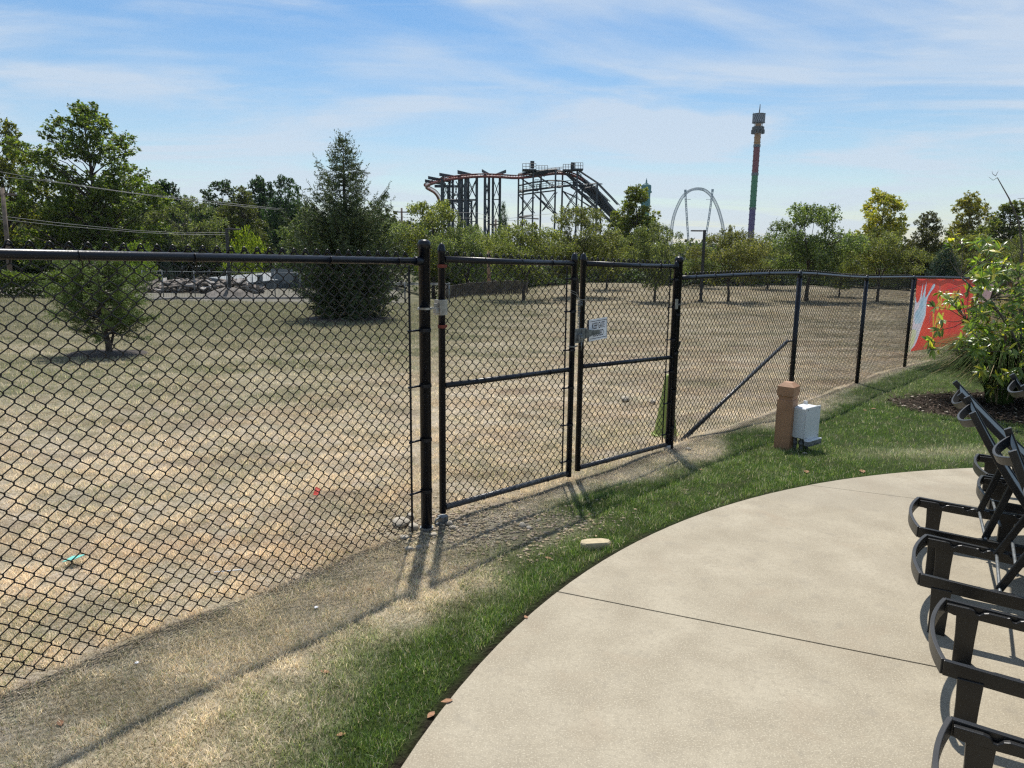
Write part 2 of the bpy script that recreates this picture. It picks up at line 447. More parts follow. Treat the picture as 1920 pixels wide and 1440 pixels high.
def build_grass():
    r = np.random.default_rng(3)
    x, y, q = grass_pts(900000, 1.6, 60, (22000, 290000), 21)
    x2, y2, q2 = grass_pts(230000, 1.6, 8, (15000, 300000), 22, -.72, .45)
    x = np.concatenate([x, x2]); y = np.concatenate([y, y2]); q = np.concatenate([q, q2])
    d = patio_d(x, y); md = mulch_d(x, y); th = x/np.maximum(y, 1)
    yc = 35+29*sst(-.17, .10, th)+2*sst(-.3, -.6, th)
    clump = fbm(x*14, y*14, 2)
    tuft = sst(.30, .68, fbm(x*7.5+33, y*7.5+11, 2))
    s = (y-fence_y(x))*.75
    bare = np.exp(-((s+.02)/.06)**2)*.6
    k = (d > .045+.05*r.random(len(x))) & (md > .02) & (y < yc+1) & (r.random(len(x)) > gravel_w(x, y)*.93) & (r.random(len(x)) > bare)
    k &= (r.random(len(x)) < .38+.3*clump+.6*tuft+.35*(s < 0))
    # bare rings: mulch under the small spruce, dark shade sheet under the big spruce
    k &= (np.hypot(x-SB[0], (y-SB[1])) > .72) & (np.hypot(x-SP[0], y-SP[1]) > 1.5)
    x, y, q, d, clump, s, tuft = x[k], y[k], q[k], d[k], clump[k], s[k], tuft[k]
    c, gr = veg(x, y); n = len(x)
    jit = r.random(n)
    # single blades vary: green ones in dry turf, dry ones in green turf
    isg = r.random(n) < np.clip(gr*1.05+.13*(s < 0), 0, .88)
    dry = np.where((r.random(n) < .5)[:, None], TAN*1.12, PALE*1.12)
    dry = np.where((r.random(n) < .16)[:, None], BROWN*1.4, dry)
    dry = dry*np.where(s < 0, 1, 0)[:, None]*[1.0, 1.02, 1.02]+dry*np.where(s < 0, 0, 1)[:, None]
    grn = np.where((r.random(n) < .35)[:, None], np.array([.25, .33, .07]), np.array([.09, .165, .032]))
    grn = np.where((r.random(n) < .15)[:, None], np.array([.24, .30, .17]), grn)
    bl = np.where(isg[:, None], grn, dry)
    f = .62*(1-.7*sst(6, 25, q))[:, None]
    col = (c*(1-f)+bl*f)*(.66+.92*jit)[:, None]*(.84+.36*tuft)[:, None]  # darker colour between tufts paints in the shade there
    ndry = np.where(s < 0, .72+.2*clump+.36*tuft, .50+.25*clump+.75*tuft)*np.where(s < 0, .92, .95)
    L = np.where(gr > .35, r.uniform(.022, .055, n), r.uniform(.018, .052, n))*ndry*(1+.10*np.maximum(q-6, 0)*.4)
    
    W = np.maximum(r.uniform(.0018, .0036, n), q*.00045)
    lean = np.clip(np.where(gr > .35, r.uniform(.2, .92, n), r.uniform(.45, .985, n)), 0, .985)
    P = np.stack([x, y, gz(x, y)-.003], 1)
    V, F, C = blades(P, col, L, W, lean, 5)
    o = fast('grass', V, F, M_grass, cols=C); tag(o, 'short mown turf, dry and straw coloured in the field, lush green beside the patio', 'grass', kind='stuff')

# ------------------------------------------------------------------ vegetation kit
def unit(v): return v/np.maximum(np.linalg.norm(v, axis=-1, keepdims=True), 1e-9)
def leaf_cards(P, T, Nn, L, W, col):
    """rhombic leaves, folded a little: base P, direction T, normal Nn"""
    B = unit(np.cross(T, Nn)); Nn = unit(np.cross(B, T))
    mid = P+T*(L*.45)[:, None]
    V = np.stack([P, mid+B*(W/2)[:, None]+Nn*(W*.18)[:, None], P+T*L[:, None], mid-B*(W/2)[:, None]+Nn*(W*.18)[:, None]], 1).reshape(-1, 3)
    b = np.arange(len(P))*4
    F = np.concatenate([np.stack([b, b+1, b+2], 1), np.stack([b, b+2, b+3], 1)])
    return V, F, np.repeat(col, 4, 0)
def rnd_dirs(r, n): return unit(r.normal(size=(n, 3)))

PAL = dict(
    broad=[(.055, .080, .026), (.080, .112, .034), (.036, .058, .020), (.135, .160, .048)],
    dark=[(.030, .055, .022), (.040, .068, .026), (.022, .042, .018), (.05, .08, .026)],
    locust=[(.115, .135, .062), (.16, .18, .080), (.070, .086, .040), (.24, .24, .105)],
    poplar=[(.13, .15, .045), (.18, .18, .05), (.09, .11, .035), (.22, .19, .05)],
    yellow=[(.34, .26, .045), (.28, .24, .05), (.40, .30, .05), (.16, .16, .04)],
    spruce=[(.030, .048, .030), (.042, .062, .034), (.022, .036, .024), (.055, .075, .032)],
)
def crown_tree(name, kind, h, hw, base, ncl, nleaf, lsize, seed, prof, pal, trunk_r, fork=.25, crad=.28, stems=1, flat=.7, droop=0., sub=5):
    """builds the two meshes of a leafy tree standing at the origin: returns (trunk mesh object, crown mesh object)"""
    r = np.random.default_rng(seed)
    ch = h*(1-base)
    cl = []
    tries = 0
    while len(cl) < ncl and tries < 6000:
        tries += 1
        t = r.random()**.85; a = r.uniform(0, 2*np.pi)
        R = hw*prof(t)*(.90+.22*math.sin(3*a+seed)+.16*math.sin(7*a+5*t*3+seed))
        q = R*math.sqrt(r.uniform(.08, 1)); 
        c = np.array([q*math.cos(a), q*math.sin(a), h*base+t*ch])
        rr = hw*crad*r.uniform(.55, 1.15)*(.42+.72*prof(t))
        if all(np.linalg.norm((c-c2)*[1, 1, 1.3]) > .50*(rr+r2) for c2, r2 in cl): cl.append((c, rr))
    mb = MB()
    th0 = r.uniform(0, 6.28)
    forks = []
    fz = h*fork
    if stems == 1:
        pts = [np.array([0, 0, -.15])]; rs = [trunk_r*1.35]
        for i in range(1, 9):
            z = h*.92*i/8; pts.append(np.array([.010*h*math.sin(i*.9+seed), .010*h*math.cos(i*1.3+seed), z])*[1 if i < 7 else .8, 1, 1]); rs.append(trunk_r*(1-.9*(i/8))+.008)
        mb.tube(pts, rs, 8)
        trunkp = lambda z: np.array([np.interp(z, [p[2] for p in pts], [p[0] for p in pts]), np.interp(z, [p[2] for p in pts], [p[1] for p in pts]), z])
    else:
        mb.tube([np.array([0, 0, -.15]), np.array([0, 0, fz*.5]), np.array([.02*h, 0, fz])], [trunk_r*1.3, trunk_r, trunk_r*.9], 8)
        mains = []
        for k in range(stems):
            a = th0+2*math.pi*k/stems+r.uniform(-.3, .3); R = hw*r.uniform(.35, .55)
            P0 = np.array([.02*h, 0, fz*.96]); P3 = np.array([R*math.cos(a), R*math.sin(a), h*r.uniform(.70, .85)])
            P1 = P0+np.array([math.cos(a)*R*.25, math.sin(a)*R*.25, (P3[2]-fz)*.35]); P2 = P0*.4+P3*.6+np.array([r.normal()*.08*hw, r.normal()*.08*hw, .04*h])
            pp = [P0, P1, P2, P3]; mains.append(pp); mb.tube(pp, [trunk_r*.62, trunk_r*.45, trunk_r*.28, trunk_r*.1], 6)
        trunkp = None
    for c, rr in cl:
        if trunkp is not None:
            z0 = max(fz, c[2]-np.hypot(c[0], c[1])*r.uniform(.5, 1.0)); z0 = min(z0, h*.88); s0 = trunkp(z0)
            rb = trunk_r*(1-.85*z0/h)*.45
        else:
            allp = [p for pp in mains for p in pp[1:3]]; s0 = min(allp, key=lambda p: np.linalg.norm(p-c)+(2 if p[2] > c[2] else 0)); rb = trunk_r*.22
        mid = (s0+c)/2+np.array([r.normal()*.05*hw, r.normal()*.05*hw, .05*h*r.random()])
        mb.tube([s0, mid, c], [max(rb, .012), max(rb*.6, .009), .006], 5, cap=False)
        for _ in range(sub):
            e = c+rnd_dirs(r, 1)[0]*rr*np.array([1, 1, flat])*.9; mb.tube([c*.75+mid*.25, (c+e)/2+[0, 0, .05*rr], e], [max(rb*.4, .007), .006, .004], 3, cap=False)
    tr = mb.build('trunk', M_trunk)
    # foliage: leaf sprays along small twigs inside every clump
    P = []; O = []; CV = []
    w = np.array([rr**2 for _, rr in cl]); w = w/w.sum()
    for (c, rr), wi in zip(cl, w):
        n = max(8, int(nleaf*wi)); ntw = max(3, n//9)
        tw = rnd_dirs(r, ntw)*np.array([1, 1, flat])*rr*(r.random((ntw, 1))**.45)
        k = r.integers(0, ntw, n)
        off = rnd_dirs(r, n)*rr*.20*r.random((n, 1))
        p = c+tw[k]+off-np.array([0, 0, 1.])*(droop*rr*r.random(n))[:, None]
        P.append(p); O.append(unit(tw[k]+off*.5)); CV.append(np.full(n, r.uniform(.78, 1.22))*(.9+.2*r.random(n)))
    P = np.concatenate(P); O = np.concatenate(O); CV = np.concatenate(CV); n = len(P)
    T = unit(O*.5+rnd_dirs(r, n)*.9+np.array([0, 0, -.25])); Nn = unit(rnd_dirs(r, n)*.8+np.array([0, 0, .8]))
    L = lsize*r.uniform(.6, 1.25, n); W = L*r.uniform(.45, .65, n)
    pa = np.array(PAL[pal]); col = pa[r.integers(0, len(pa), n)]*CV[:, None]
    V, F, C = leaf_cards(P, T, Nn, L, W, col)
    cr = fast('crown', V, F, M_leaf, cols=C)
    return tr, cr
P_round = lambda t: math.sqrt(max(0, 1-(2*t-.9)**2/1.25))
P_vase = lambda t: .45+.62*math.sin(min(1, t*1.25)*math.pi*.62)-(.75*max(0, t-.72)/.28*.8)
P_tall = lambda t: float(np.interp(t, [0, .15, .4, .68, .85, .95, 1], [.85, 1.0, .98, .80, .50, .30, .12]))
P_col = lambda t: .45+.55*math.sin(math.pi*min(1, t*.9+.1))
P_cone = lambda t: 1.02-t*.95

def conifer(h, hw, base, levels, seed, pal='spruce', twig=.32, dens=1.0, lsize=.07, gap=True, conef=None, sparse=False):
    r = np.random.default_rng(seed); mb = MB()
    mb.tube([(0, 0, -.1), (0, 0, h*.5), (0, 0, h*.97)], [h*.019+.01, h*.012+.006, .008], 8)
    P = []; T = []; Ls = []
    for l in range(levels):
        t = (l+.5*r.random())/levels; z = h*(base+(1-base)*t)*.985
        R = hw*(conef(t) if conef else (1-t)**.80)+.03*h*(t < .97)*(1-t)
        nb = int(5+r.integers(0, 3))
        if sparse: nb = nb+2 if t < .55 else 5
        a0 = r.uniform(0, 6.28)
        for k in range(nb):
            a = a0+2*math.pi*k/nb+r.uniform(-.25, .25); Rk = R*r.uniform(.62, 1.13)
            if Rk < .05: Rk = .06
            up = .15+.75*t; dr = -.20*(1-t)
            n = max(3, int(Rk/.14)+2); s = np.linspace(0, 1, n)
            pts = np.stack([Rk*s*math.cos(a), Rk*s*math.sin(a), z+Rk*(up*s*s+dr*s-.1*np.sin(s*3.14))], 1)
            mb.tube(pts, list(np.linspace(max(.006, .012*Rk), .004, n)), 4, cap=False)
            # side twigs
            m = max(3, int(Rk*dens*16*(1.7 if sparse and t < .62 else 1))); q = r.uniform(.12, 1, m)
            b = np.stack([np.interp(q, s, pts[:, j]) for j in range(3)], 1)
            side = np.where(r.random(m) < .5, 1, -1); ang = a+side*r.uniform(.5, 1.1, m)
            d = unit(np.stack([np.cos(ang), np.sin(ang), r.uniform(-.75, .25, m)+(.9*max(0, t-.5) if sparse else 0)], 1))
            ln = twig*(1.15-.6*q)*r.uniform(.6, 1.2, m)*min(1, .45+Rk)*(1-.25*max(0, t-.5)*2 if sparse else 1)
            P.append(b); T.append(d); Ls.append(ln)
            P.append(pts[-1:]-0*pts[-1:]); T.append(unit(pts[-1:]-pts[-2:-1])); Ls.append(np.array([twig*.7]))
    # leader
    P.append(np.array([[0, 0, h*.96]])); T.append(np.array([[0, 0, 1.]])); Ls.append(np.array([h*.04]))
    for k in range(5):
        a = k*1.257; P.append(np.array([[0, 0, h*.955]])); T.append(unit(np.array([[math.cos(a), math.sin(a), 1.1]]))); Ls.append(np.array([h*.03]))
    P = np.concatenate(P); T = np.concatenate(T); Ls = np.concatenate(Ls)
    tr_mb = mb
    # needles along each twig
    k = max(4, int(9*dens)); n = len(P)
    s = np.tile(np.linspace(.05, 1, k), n); PP = np.repeat(P, k, 0)+np.repeat(T*Ls[:, None], k, 0)*s[:, None]
    TT = np.repeat(T, k, 0); D = unit(TT*.75+rnd_dirs(r, n*k)*.75)
    L = lsize*r.uniform(.7, 1.3, n*k); W = L*.34
    pa = np.array(PAL[pal]); br = np.repeat(r.uniform(.75, 1.3, n), k)
    tipc = 1+.5*(s > .75)
    col = pa[r.integers(0, len(pa), n*k)]*(br*tipc)[:, None]
    V, F, C = leaf_cards(PP, D, rnd_dirs(r, n*k), L, W, col)
    tr = tr_mb.build('trunk', M_trunk); cr = fast('crown', V, F, M_needle, cols=C)
    return tr, cr

PROTO = {}
def proto(key, fn):
    if key not in PROTO:
        tr, cr = fn(); PROTO[key] = [tr, cr, False]
    return PROTO[key]
def plant_tree(name, key, fn, loc, sc, rz, label, cat, group=None, tint=(1, 1, 1)):
    root = empty(name, loc, rz, label=label, cat=cat, group=group)
    tr, cr, used = proto(key, fn)
    if used: tr = link(tr.copy()); cr = link(cr.copy())
    else: PROTO[key][2] = True
    for o in (tr, cr): o.parent = root; o.scale = sc
    cr['tint'] = [float(t) for t in tint]; tr['tint'] = [1., 1., 1.]
    return root

SP = hitg(652, 597); SB = hitg(205, 664)
KIND = dict(
    locust_a=lambda: crown_tree('t', 'l', 5, 2.6, .24, 46, 21000, .125, 101, P_vase, 'locust', .10, .27, .27, 4, .55, .35),
    locust_b=lambda: crown_tree('t', 'l', 5, 2.5, .26, 42, 19000, .125, 102, P_vase, 'locust', .09, .25, .29, 5, .55, .35),
    locust_c=lambda: crown_tree('t', 'l', 5, 2.7, .22, 50, 21000, .125, 103, P_vase, 'locust', .10, .22, .25, 4, .50, .45),
    broad_a=lambda: crown_tree('t', 'b', 14, 4.6, .05, 170, 44000, .25, 104, P_tall, 'broad', .24, .08, .185, 1, .9, .1),
    broad_b=lambda: crown_tree('t', 'b', 14, 4.4, .05, 130, 32000, .26, 105, P_tall, 'broad', .22, .10, .20, 1, .85, .1),
    dark_a=lambda: crown_tree('t', 'd', 14, 4.4, .10, 64, 17000, .36, 106, P_tall, 'dark', .24, .15, .27, 1, .8, .1),
    dark_b=lambda: crown_tree('t', 'd', 14, 4.8, .10, 60, 17000, .36, 107, P_round, 'dark', .24, .15, .27, 1, .8, .1),
    poplar_a=lambda: crown_tree('t', 'p', 12, 2.6, .12, 90, 24000, .24, 108, P_col, 'poplar', .16, .2, .26, 1, 1.0, 0),
    poplar_b=lambda: crown_tree('t', 'p', 12, 2.8, .12, 80, 21000, .25, 109, P_tall, 'poplar', .16, .2, .27, 1, 1.0, 0),
    shrub=lambda: crown_tree('t', 's', 2, 1.5, .02, 40, 9000, .10, 110, P_round, 'broad', .04, .1, .3, 1, .9, 0, 2),
    pine=lambda: conifer(9, 2.6, .06, 34, 111, 'spruce', .6, .8, .17),
)

def tree_px(name, key, px, top, hw_px, Y, label, cat, group=None, tint=(1, 1, 1), rz=0, hproto=None, wproto=None, zbase=None):
    """stand a tree at depth Y in the direction px; its height and width follow from what the photograph shows there"""
    p = at(px, 460, Y); z = gzf(p[0], p[1]) if zbase is None else zbase
    h = at(px, top, Y)[2]-z; w = hw_px/CF*Y
    H0 = {'locust_a': 5, 'locust_b': 5, 'locust_c': 5, 'shrub': 2, 'pine': 9, 'poplar_a': 12, 'poplar_b': 12}.get(key, 14)
    W0 = {'locust_a': 2.6, 'locust_b': 2.5, 'locust_c': 2.7, 'shrub': 1.5, 'pine': 2.6, 'poplar_a': 2.6, 'poplar_b': 2.8, 'broad_a': 4.6, 'broad_b': 4.4, 'dark_a': 4.4, 'dark_b': 4.8}[key]
    s = w/W0/1.08
    return plant_tree(name, key, KIND[key], (p[0], p[1], z), (s, s, h/H0/1.02), rz, label, cat, group, tint)

G1 = 'leafy trees beyond the field'
# --- tall trees on the left
tree_px('sycamore_tree', 'broad_a', 180, 188, 130, 60, 'tallest broadleaf tree, with a pointed leafy crown, behind the small spruce', 'tree', None, (1.55, 1.5, 1.1), .4)
tree_px('sycamore_tree', 'broad_b', 18, 208, 92, 63, 'tall tree at the far left with browning leaves behind the wooden utility pole', 'tree', None, (2.0, 1.55, 1.0), 2.)
D = 'dark_a'
tree_px('broadleaf_tree', 'dark_a', 312, 335, 62, 88, 'dark rounded tree just right of the tallest broadleaf tree', 'tree', G1, (1, 1.1, 1.2), 1)
tree_px('broadleaf_tree', 'dark_b', 420, 340, 60, 92, 'dark tree with a knobbly top, left of the highest tip of the wood', 'tree', G1, (.95, 1, .95), 2.2)
tree_px('broadleaf_tree', 'dark_a', 492, 328, 44, 96, 'dark slender tree forming the highest tip of the distant wood', 'tree', G1, (1, 1.15, 1.2), 4)
tree_px('broadleaf_tree', 'dark_b', 540, 331, 48, 90, 'dark tree at the right end of the wood, beside the big spruce', 'tree', G1, (1, 1.15, 1.25), 5)
tree_px('broadleaf_tree', 'broad_b', 458, 348, 62, 84, 'browner green tree standing in front of the highest tip of the wood', 'tree', G1, (1.2, 1.0, .9), .3)
tree_px('locust_tree', 'locust_c', 352, 368, 84, 64, 'spreading feathery olive tree in front of the dark wood', 'tree', None, (.95, 1.0, 1.0), .5)
tree_px('small_tree', 'shrub', 458, 427, 34, 58, 'small bright yellow green tree behind the dark lamp pole', 'tree', None, (3.1, 2.8, 1.1), .5)
tree_px('small_tree', 'shrub', 258, 455, 36, 52, 'bright green bushy tree at the foot of the tallest broadleaf tree', 'tree', None, (2.4, 2.4, 1.1), 1.5)
tree_px('willow_tree', 'broad_b', 575, 388, 58, 56, 'soft grey green tree half hidden by the left side of the big spruce', 'tree', None, (1.9, 1.75, 2.2), .9)
tree_px('willow_tree', 'locust_b', 702, 398, 70, 56, 'grey green tree half hidden by the right side of the big spruce', 'tree', None, (1.05, 1.12, 1.25), 2.9)
tree_px('conifer_tree', 'pine', 316, 440, 20, 60, 'narrow dark conifer under the feathery olive tree', 'tree', None, (.9, 1, 1.1), 0)
tree_px('conifer_tree', 'pine', 307, 470, 16, 57, 'little dark conifer left of the narrow conifer', 'tree', None, (.9, 1, 1.3), 2)
# --- middle
tree_px('locust_tree', 'locust_a', 812, 378, 86, 58, 'yellow green tree behind the left gate post', 'tree', None, (1.35, 1.32, .95), 1.1)
tree_px('locust_tree', 'locust_b', 876, 414, 66, 56, 'grey green tree in front of the coaster columns', 'tree', None, (1., 1.08, 1.15), 2.)
LG = 'feathery locust trees lined up on the far side of the field'
tree_px('locust_tree', 'locust_b', 983, 412, 82, 40.5, 'low wide feathery tree straight above the left gate leaf', 'tree', LG, (1.15, 1.15, .9), .2)
tree_px('locust_tree', 'locust_a', 1085, 388, 84, 44, 'highest feathery tree, above the middle of the gate and in front of the lift hill', 'tree', LG, (1.05, 1.0, .95), 3.4)
tree_px('locust_tree', 'locust_c', 1140, 432, 50, 52, 'yellowish feathery tree between the lift hill foot and the cottonwood', 'tree', LG, (1.2, 1.15, .8), .6)
tree_px('locust_tree', 'locust_c', 1232, 415, 66, 40, 'feathery tree with a forked trunk, seen above the right gate leaf', 'tree', LG, (1.0, 1.02, 1.05), .9)
tree_px('locust_tree', 'locust_b', 1372, 424, 70, 41, 'brownish feathery tree at the foot of the striped drop tower', 'tree', LG, (1.05, .94, .85), 2.6)
tree_px('locust_tree', 'locust_a', 1520, 384, 92, 42, 'largest green spreading tree, right of the striped drop tower', 'tree', LG, (.95, 1.1, 1.05), 5.2)
tree_px('locust_tree', 'locust_c', 1582, 470, 45, 47, 'low feathery tree tucked behind the largest green spreading tree', 'tree', LG, (1.2, 1.2, .8), 4.2)
tree_px('locust_tree', 'locust_b', 1655, 425, 72, 42.5, 'olive brown feathery tree below the yellow poplar', 'tree', LG, (1.02, .98, .85), 1.2)
tree_px('locust_tree', 'locust_c', 1445, 460, 50, 55, 'small yellowish feathery tree between the drop tower and the largest spreading tree', 'tree', LG, (1.15, 1.1, .85), 3.)
tree_px('locust_tree', 'locust_a', 1318, 462, 46, 56, 'low feathery tree behind the dark street lamp', 'tree', LG, (1., 1.05, .9), 3.)
tree_px('cottonwood_tree', 'poplar_b', 1190, 345, 60, 78, 'tall loose cottonwood with yellow tufts right of the lift hill', 'tree', None, (.95, 1.05, .8), 1.)
tree_px('conifer_tree', 'pine', 943, 378, 24, 84, 'pointed dark conifer standing right of the coaster columns', 'tree', None, (1.3, 1.5, .9), 0)
tree_px('poplar_tree', 'poplar_a', 1648, 354, 50, 75, 'golden yellow poplar rising behind the olive brown tree', 'tree', None, (2.3, 2.1, 1.25), 0)
tree_px('broadleaf_tree', 'broad_a', 1735, 394, 48, 56, 'dark brownish broadleaf tree right of the yellow poplar', 'tree', G1, (1.0, .75, .8), 0.7)
tree_px('conifer_tree', 'pine', 1776, 460, 44, 50, 'low dark blue green conifer above the red banner', 'tree', None, (.6, .9, 1.1), 3.)
tree_px('poplar_tree', 'poplar_a', 1812, 362, 42, 80, 'pale yellow green poplar left of the bare twigs', 'tree', None, (1.5, 1.35, 1.1), 2.)
tree_px('broadleaf_tree', 'poplar_b', 1890, 374, 62, 66, 'grey green tree at the right edge behind the bare twigs', 'tree', None, (.85, .95, 1.0), 2.)
tree_px('locust_tree', 'locust_a', 1820, 440, 66, 52, 'yellowish tree behind the broad leaved shrub', 'tree', None, (1.2, 1.1, .8), 2.)
tree_px('locust_tree', 'locust_c', 1925, 440, 60, 50, 'olive tree at the right edge low behind the shrub', 'tree', None, (1.0, 1.0, .8), 2.)
# undergrowth below the crowns
UG = 'dark shrubs growing under the trees beyond the field'
ulab = ['dark undergrowth shrub below the yellow green tree behind the gate post', 'dark undergrowth shrub seen through the left gate leaf', 'dark undergrowth shrub between the two locust trunks behind the gate', 'dark undergrowth shrub seen through the right gate leaf',
        'dark undergrowth shrub behind the street lamp', 'dark undergrowth shrub behind the brownish feathery tree', 'dark undergrowth shrub left of the largest spreading tree', 'dark undergrowth shrub behind the largest spreading tree',
        'dark undergrowth shrub below the yellow poplar', 'dark undergrowth shrub below the dark brownish tree', 'dark undergrowth shrub above the red banner', 'dark undergrowth shrub at the right edge behind the fence']
for i, (px, w) in enumerate(((850, 60), (940, 70), (1030, 70), (1130, 80), (1290, 80), (1385, 80), (1450, 70), (1540, 80), (1630, 80), (1720, 80), (1830, 80), (1930, 80))):
    tree_px('shrub', 'shrub', px, 486+5*(i % 3), w, 60+2*(i % 4), ulab[i], 'shrub', UG, (.75, .85, .8), i*.7)
ulab2 = ['dark thicket at the foot of the trees behind the wooden utility pole', 'dark thicket behind the trimmed hedge', 'dark thicket below the tallest broadleaf tree', 'dark thicket behind the rubble pile', 'dark thicket behind the dark lamp pole', 'dark thicket behind the grey shed roof', 'dark thicket right behind the big spruce']
for i, (px, w) in enumerate(((20, 90), (110, 80), (200, 80), (330, 90), (430, 80), (530, 80), (720, 90))):
    tree_px('shrub', 'shrub', px, 462+6*(i % 3), w, 62+2*(i % 3), ulab2[i], 'shrub', UG, (.62, .72, .75), i*.9)
# hedge on the left
p = at(90, 545, 38.5)
hd = empty('hedge', (p[0], p[1], gzf(p[0], p[1])), label='low trimmed hedge at the far left edge of the field behind the small spruce', cat='hedge')
r = np.random.default_rng(8); n = 16000
hx = r.uniform(-5.2, 3.0, n); u = r.uniform(-1, 1, n); hz = r.uniform(.05, 1, n)
hh = 1.12*(1-.25*sst(.5, 3, hx))+.12*np.sin(hx*2.1)
side = r.random(n) < .5
V, F, C = leaf_cards(np.stack([hx, np.where(side, -.7*np.sqrt(1-hz**4*.5), u*.7)+.1*r.normal(size=n), np.where(side, hz*hh, hh*(1-.15*u*u))+.05*r.normal(size=n)], 1), rnd_dirs(r, n), unit(rnd_dirs(r, n)+[0, -.4, .8]), r.uniform(.09, .17, n), r.uniform(.05, .09, n), np.array([.10, .13, .03])*r.uniform(.6, 1.4, (n, 1)))
fo = fast('foliage', V, F, M_leaf, hd, C); fo['tint'] = [1., 1., 1.]
mb = MB()
for i in range(12): mb.tube([(-4.9+i*.7, 0, -.1), (-4.9+i*.7+.05, .05, .5), (-4.8+i*.7, 0, .95)], [.03, .02, .008], 5)
mb.tube([(-5.2, 0, .04), (0, .03, .05), (3, 0, .04)], .02, 5); mb.build('stems', M_trunk, hd)

# far wood: one mass
def far_wood():
    r = np.random.default_rng(77); Ps = []; Cs = []; Ls = []
    for k in range(560):
        a = r.uniform(-.80, .80); D = r.uniform(115, 210); x = D*math.sin(a); y = D*math.cos(a)
        z0 = gzf(x, y); h = r.uniform(5.6, 8.0)*(1+.22*sst(-.1, -.3, a)+.004*(D-115)*.4); w = r.uniform(3.0, 5.0)
        n = 420; d = rnd_dirs(r, n)*(r.random((n, 1))**.25); bump = 1+.25*np.sin(d[:, 0:1]*7+k)*np.sin(d[:, 2:3]*6)
        Ps.append(np.array([x, y, z0+h*.52])+d*bump*[w, w, h*.5]); Ls.append(np.full(n, .95))
        Cs.append(np.array([.055, .075, .032])*r.uniform(.65, 1.35)*r.uniform(.7, 1.3, (n, 1))*np.array([r.uniform(.9, 1.3), 1, 1]))
    P = np.concatenate(Ps); n = len(P)
    V, F, C = leaf_cards(P, rnd_dirs(r, n), unit(rnd_dirs(r, n)+[0, 0, .8]), r.uniform(.6, 1.2, n), r.uniform(.35, .7, n), np.concatenate(Cs))
    o = fast('distant_woods', V, F, M_leaf, cols=C); o['tint'] = [1., 1., 1.]
    tag(o, 'continuous band of distant green woodland along the horizon', 'woodland', kind='stuff')
far_wood()

# --- big spruce and the small stunted one
root = empty('spruce_tree', SP, .6, label='big dark spruce standing in the field behind the left fence panel', cat='tree')
hS = at(650, 253, SP[1])[2]-SP[2]; 
PAL['spruce2'] = [(.040, .060, .036), (.055, .075, .036), (.030, .046, .030), (.085, .10, .035)]
conef = lambda t: float(np.interp(t, [0, .06, .23, .43, .56, .62, .68, .78, .86, .95, 1], [.72, .86, 1.0, .92, .80, .60, .50, .36, .20, .09, .03]))
tr, cr = conifer(hS, 1.78, .05, 36, 200, 'spruce2', .42, 1.5, .075, conef=conef, sparse=True); tr.parent = root; cr.parent = root; cr['tint'] = [1.15, 1.15, 1.]
def mulch_and_shade_ring(name, P, rx, ry, label, seed):
    r = np.random.default_rng(seed); mb = MB(); k = 40; vs = []
    for ring, f, hz in ((0, 0., .05), (1, .55, .05), (2, .85, .03), (3, 1., -.02)):
        for i in range(k):
            a = 2*math.pi*i/k; q = f*(1+.06*math.sin(3*a+seed)+.04*math.sin(7*a))
            x = P[0]+rx*q*math.cos(a); y = P[1]+ry*q*math.sin(a); vs.append((x, y, gzf(x, y)+hz))
    fs = [(r_*k+i, r_*k+(i+1) % k, (r_+1)*k+(i+1) % k, (r_+1)*k+i) for r_ in range(3) for i in range(k)]
    mb.add(vs, fs, True); o = mb.build(name, M_mulch_shade); tag(o, label, 'mulch', kind='stuff')
M_mulch_shade = pm('dark_bark_mulch_and_shade', (.055, .042, .034), .95, 0, .4, 30, .9, 45, col2=(.02, .016, .014))
mulch_and_shade_ring('mulch', SP, 1.65, 1.45, 'dark bare ring imitating the shade under the big spruce', 1)  # dark sheet stands in for the shadow under this spruce
mulch_and_shade_ring('mulch', SB, .82, .74, 'dark bare ring of mulch under the small stunted spruce', 4)

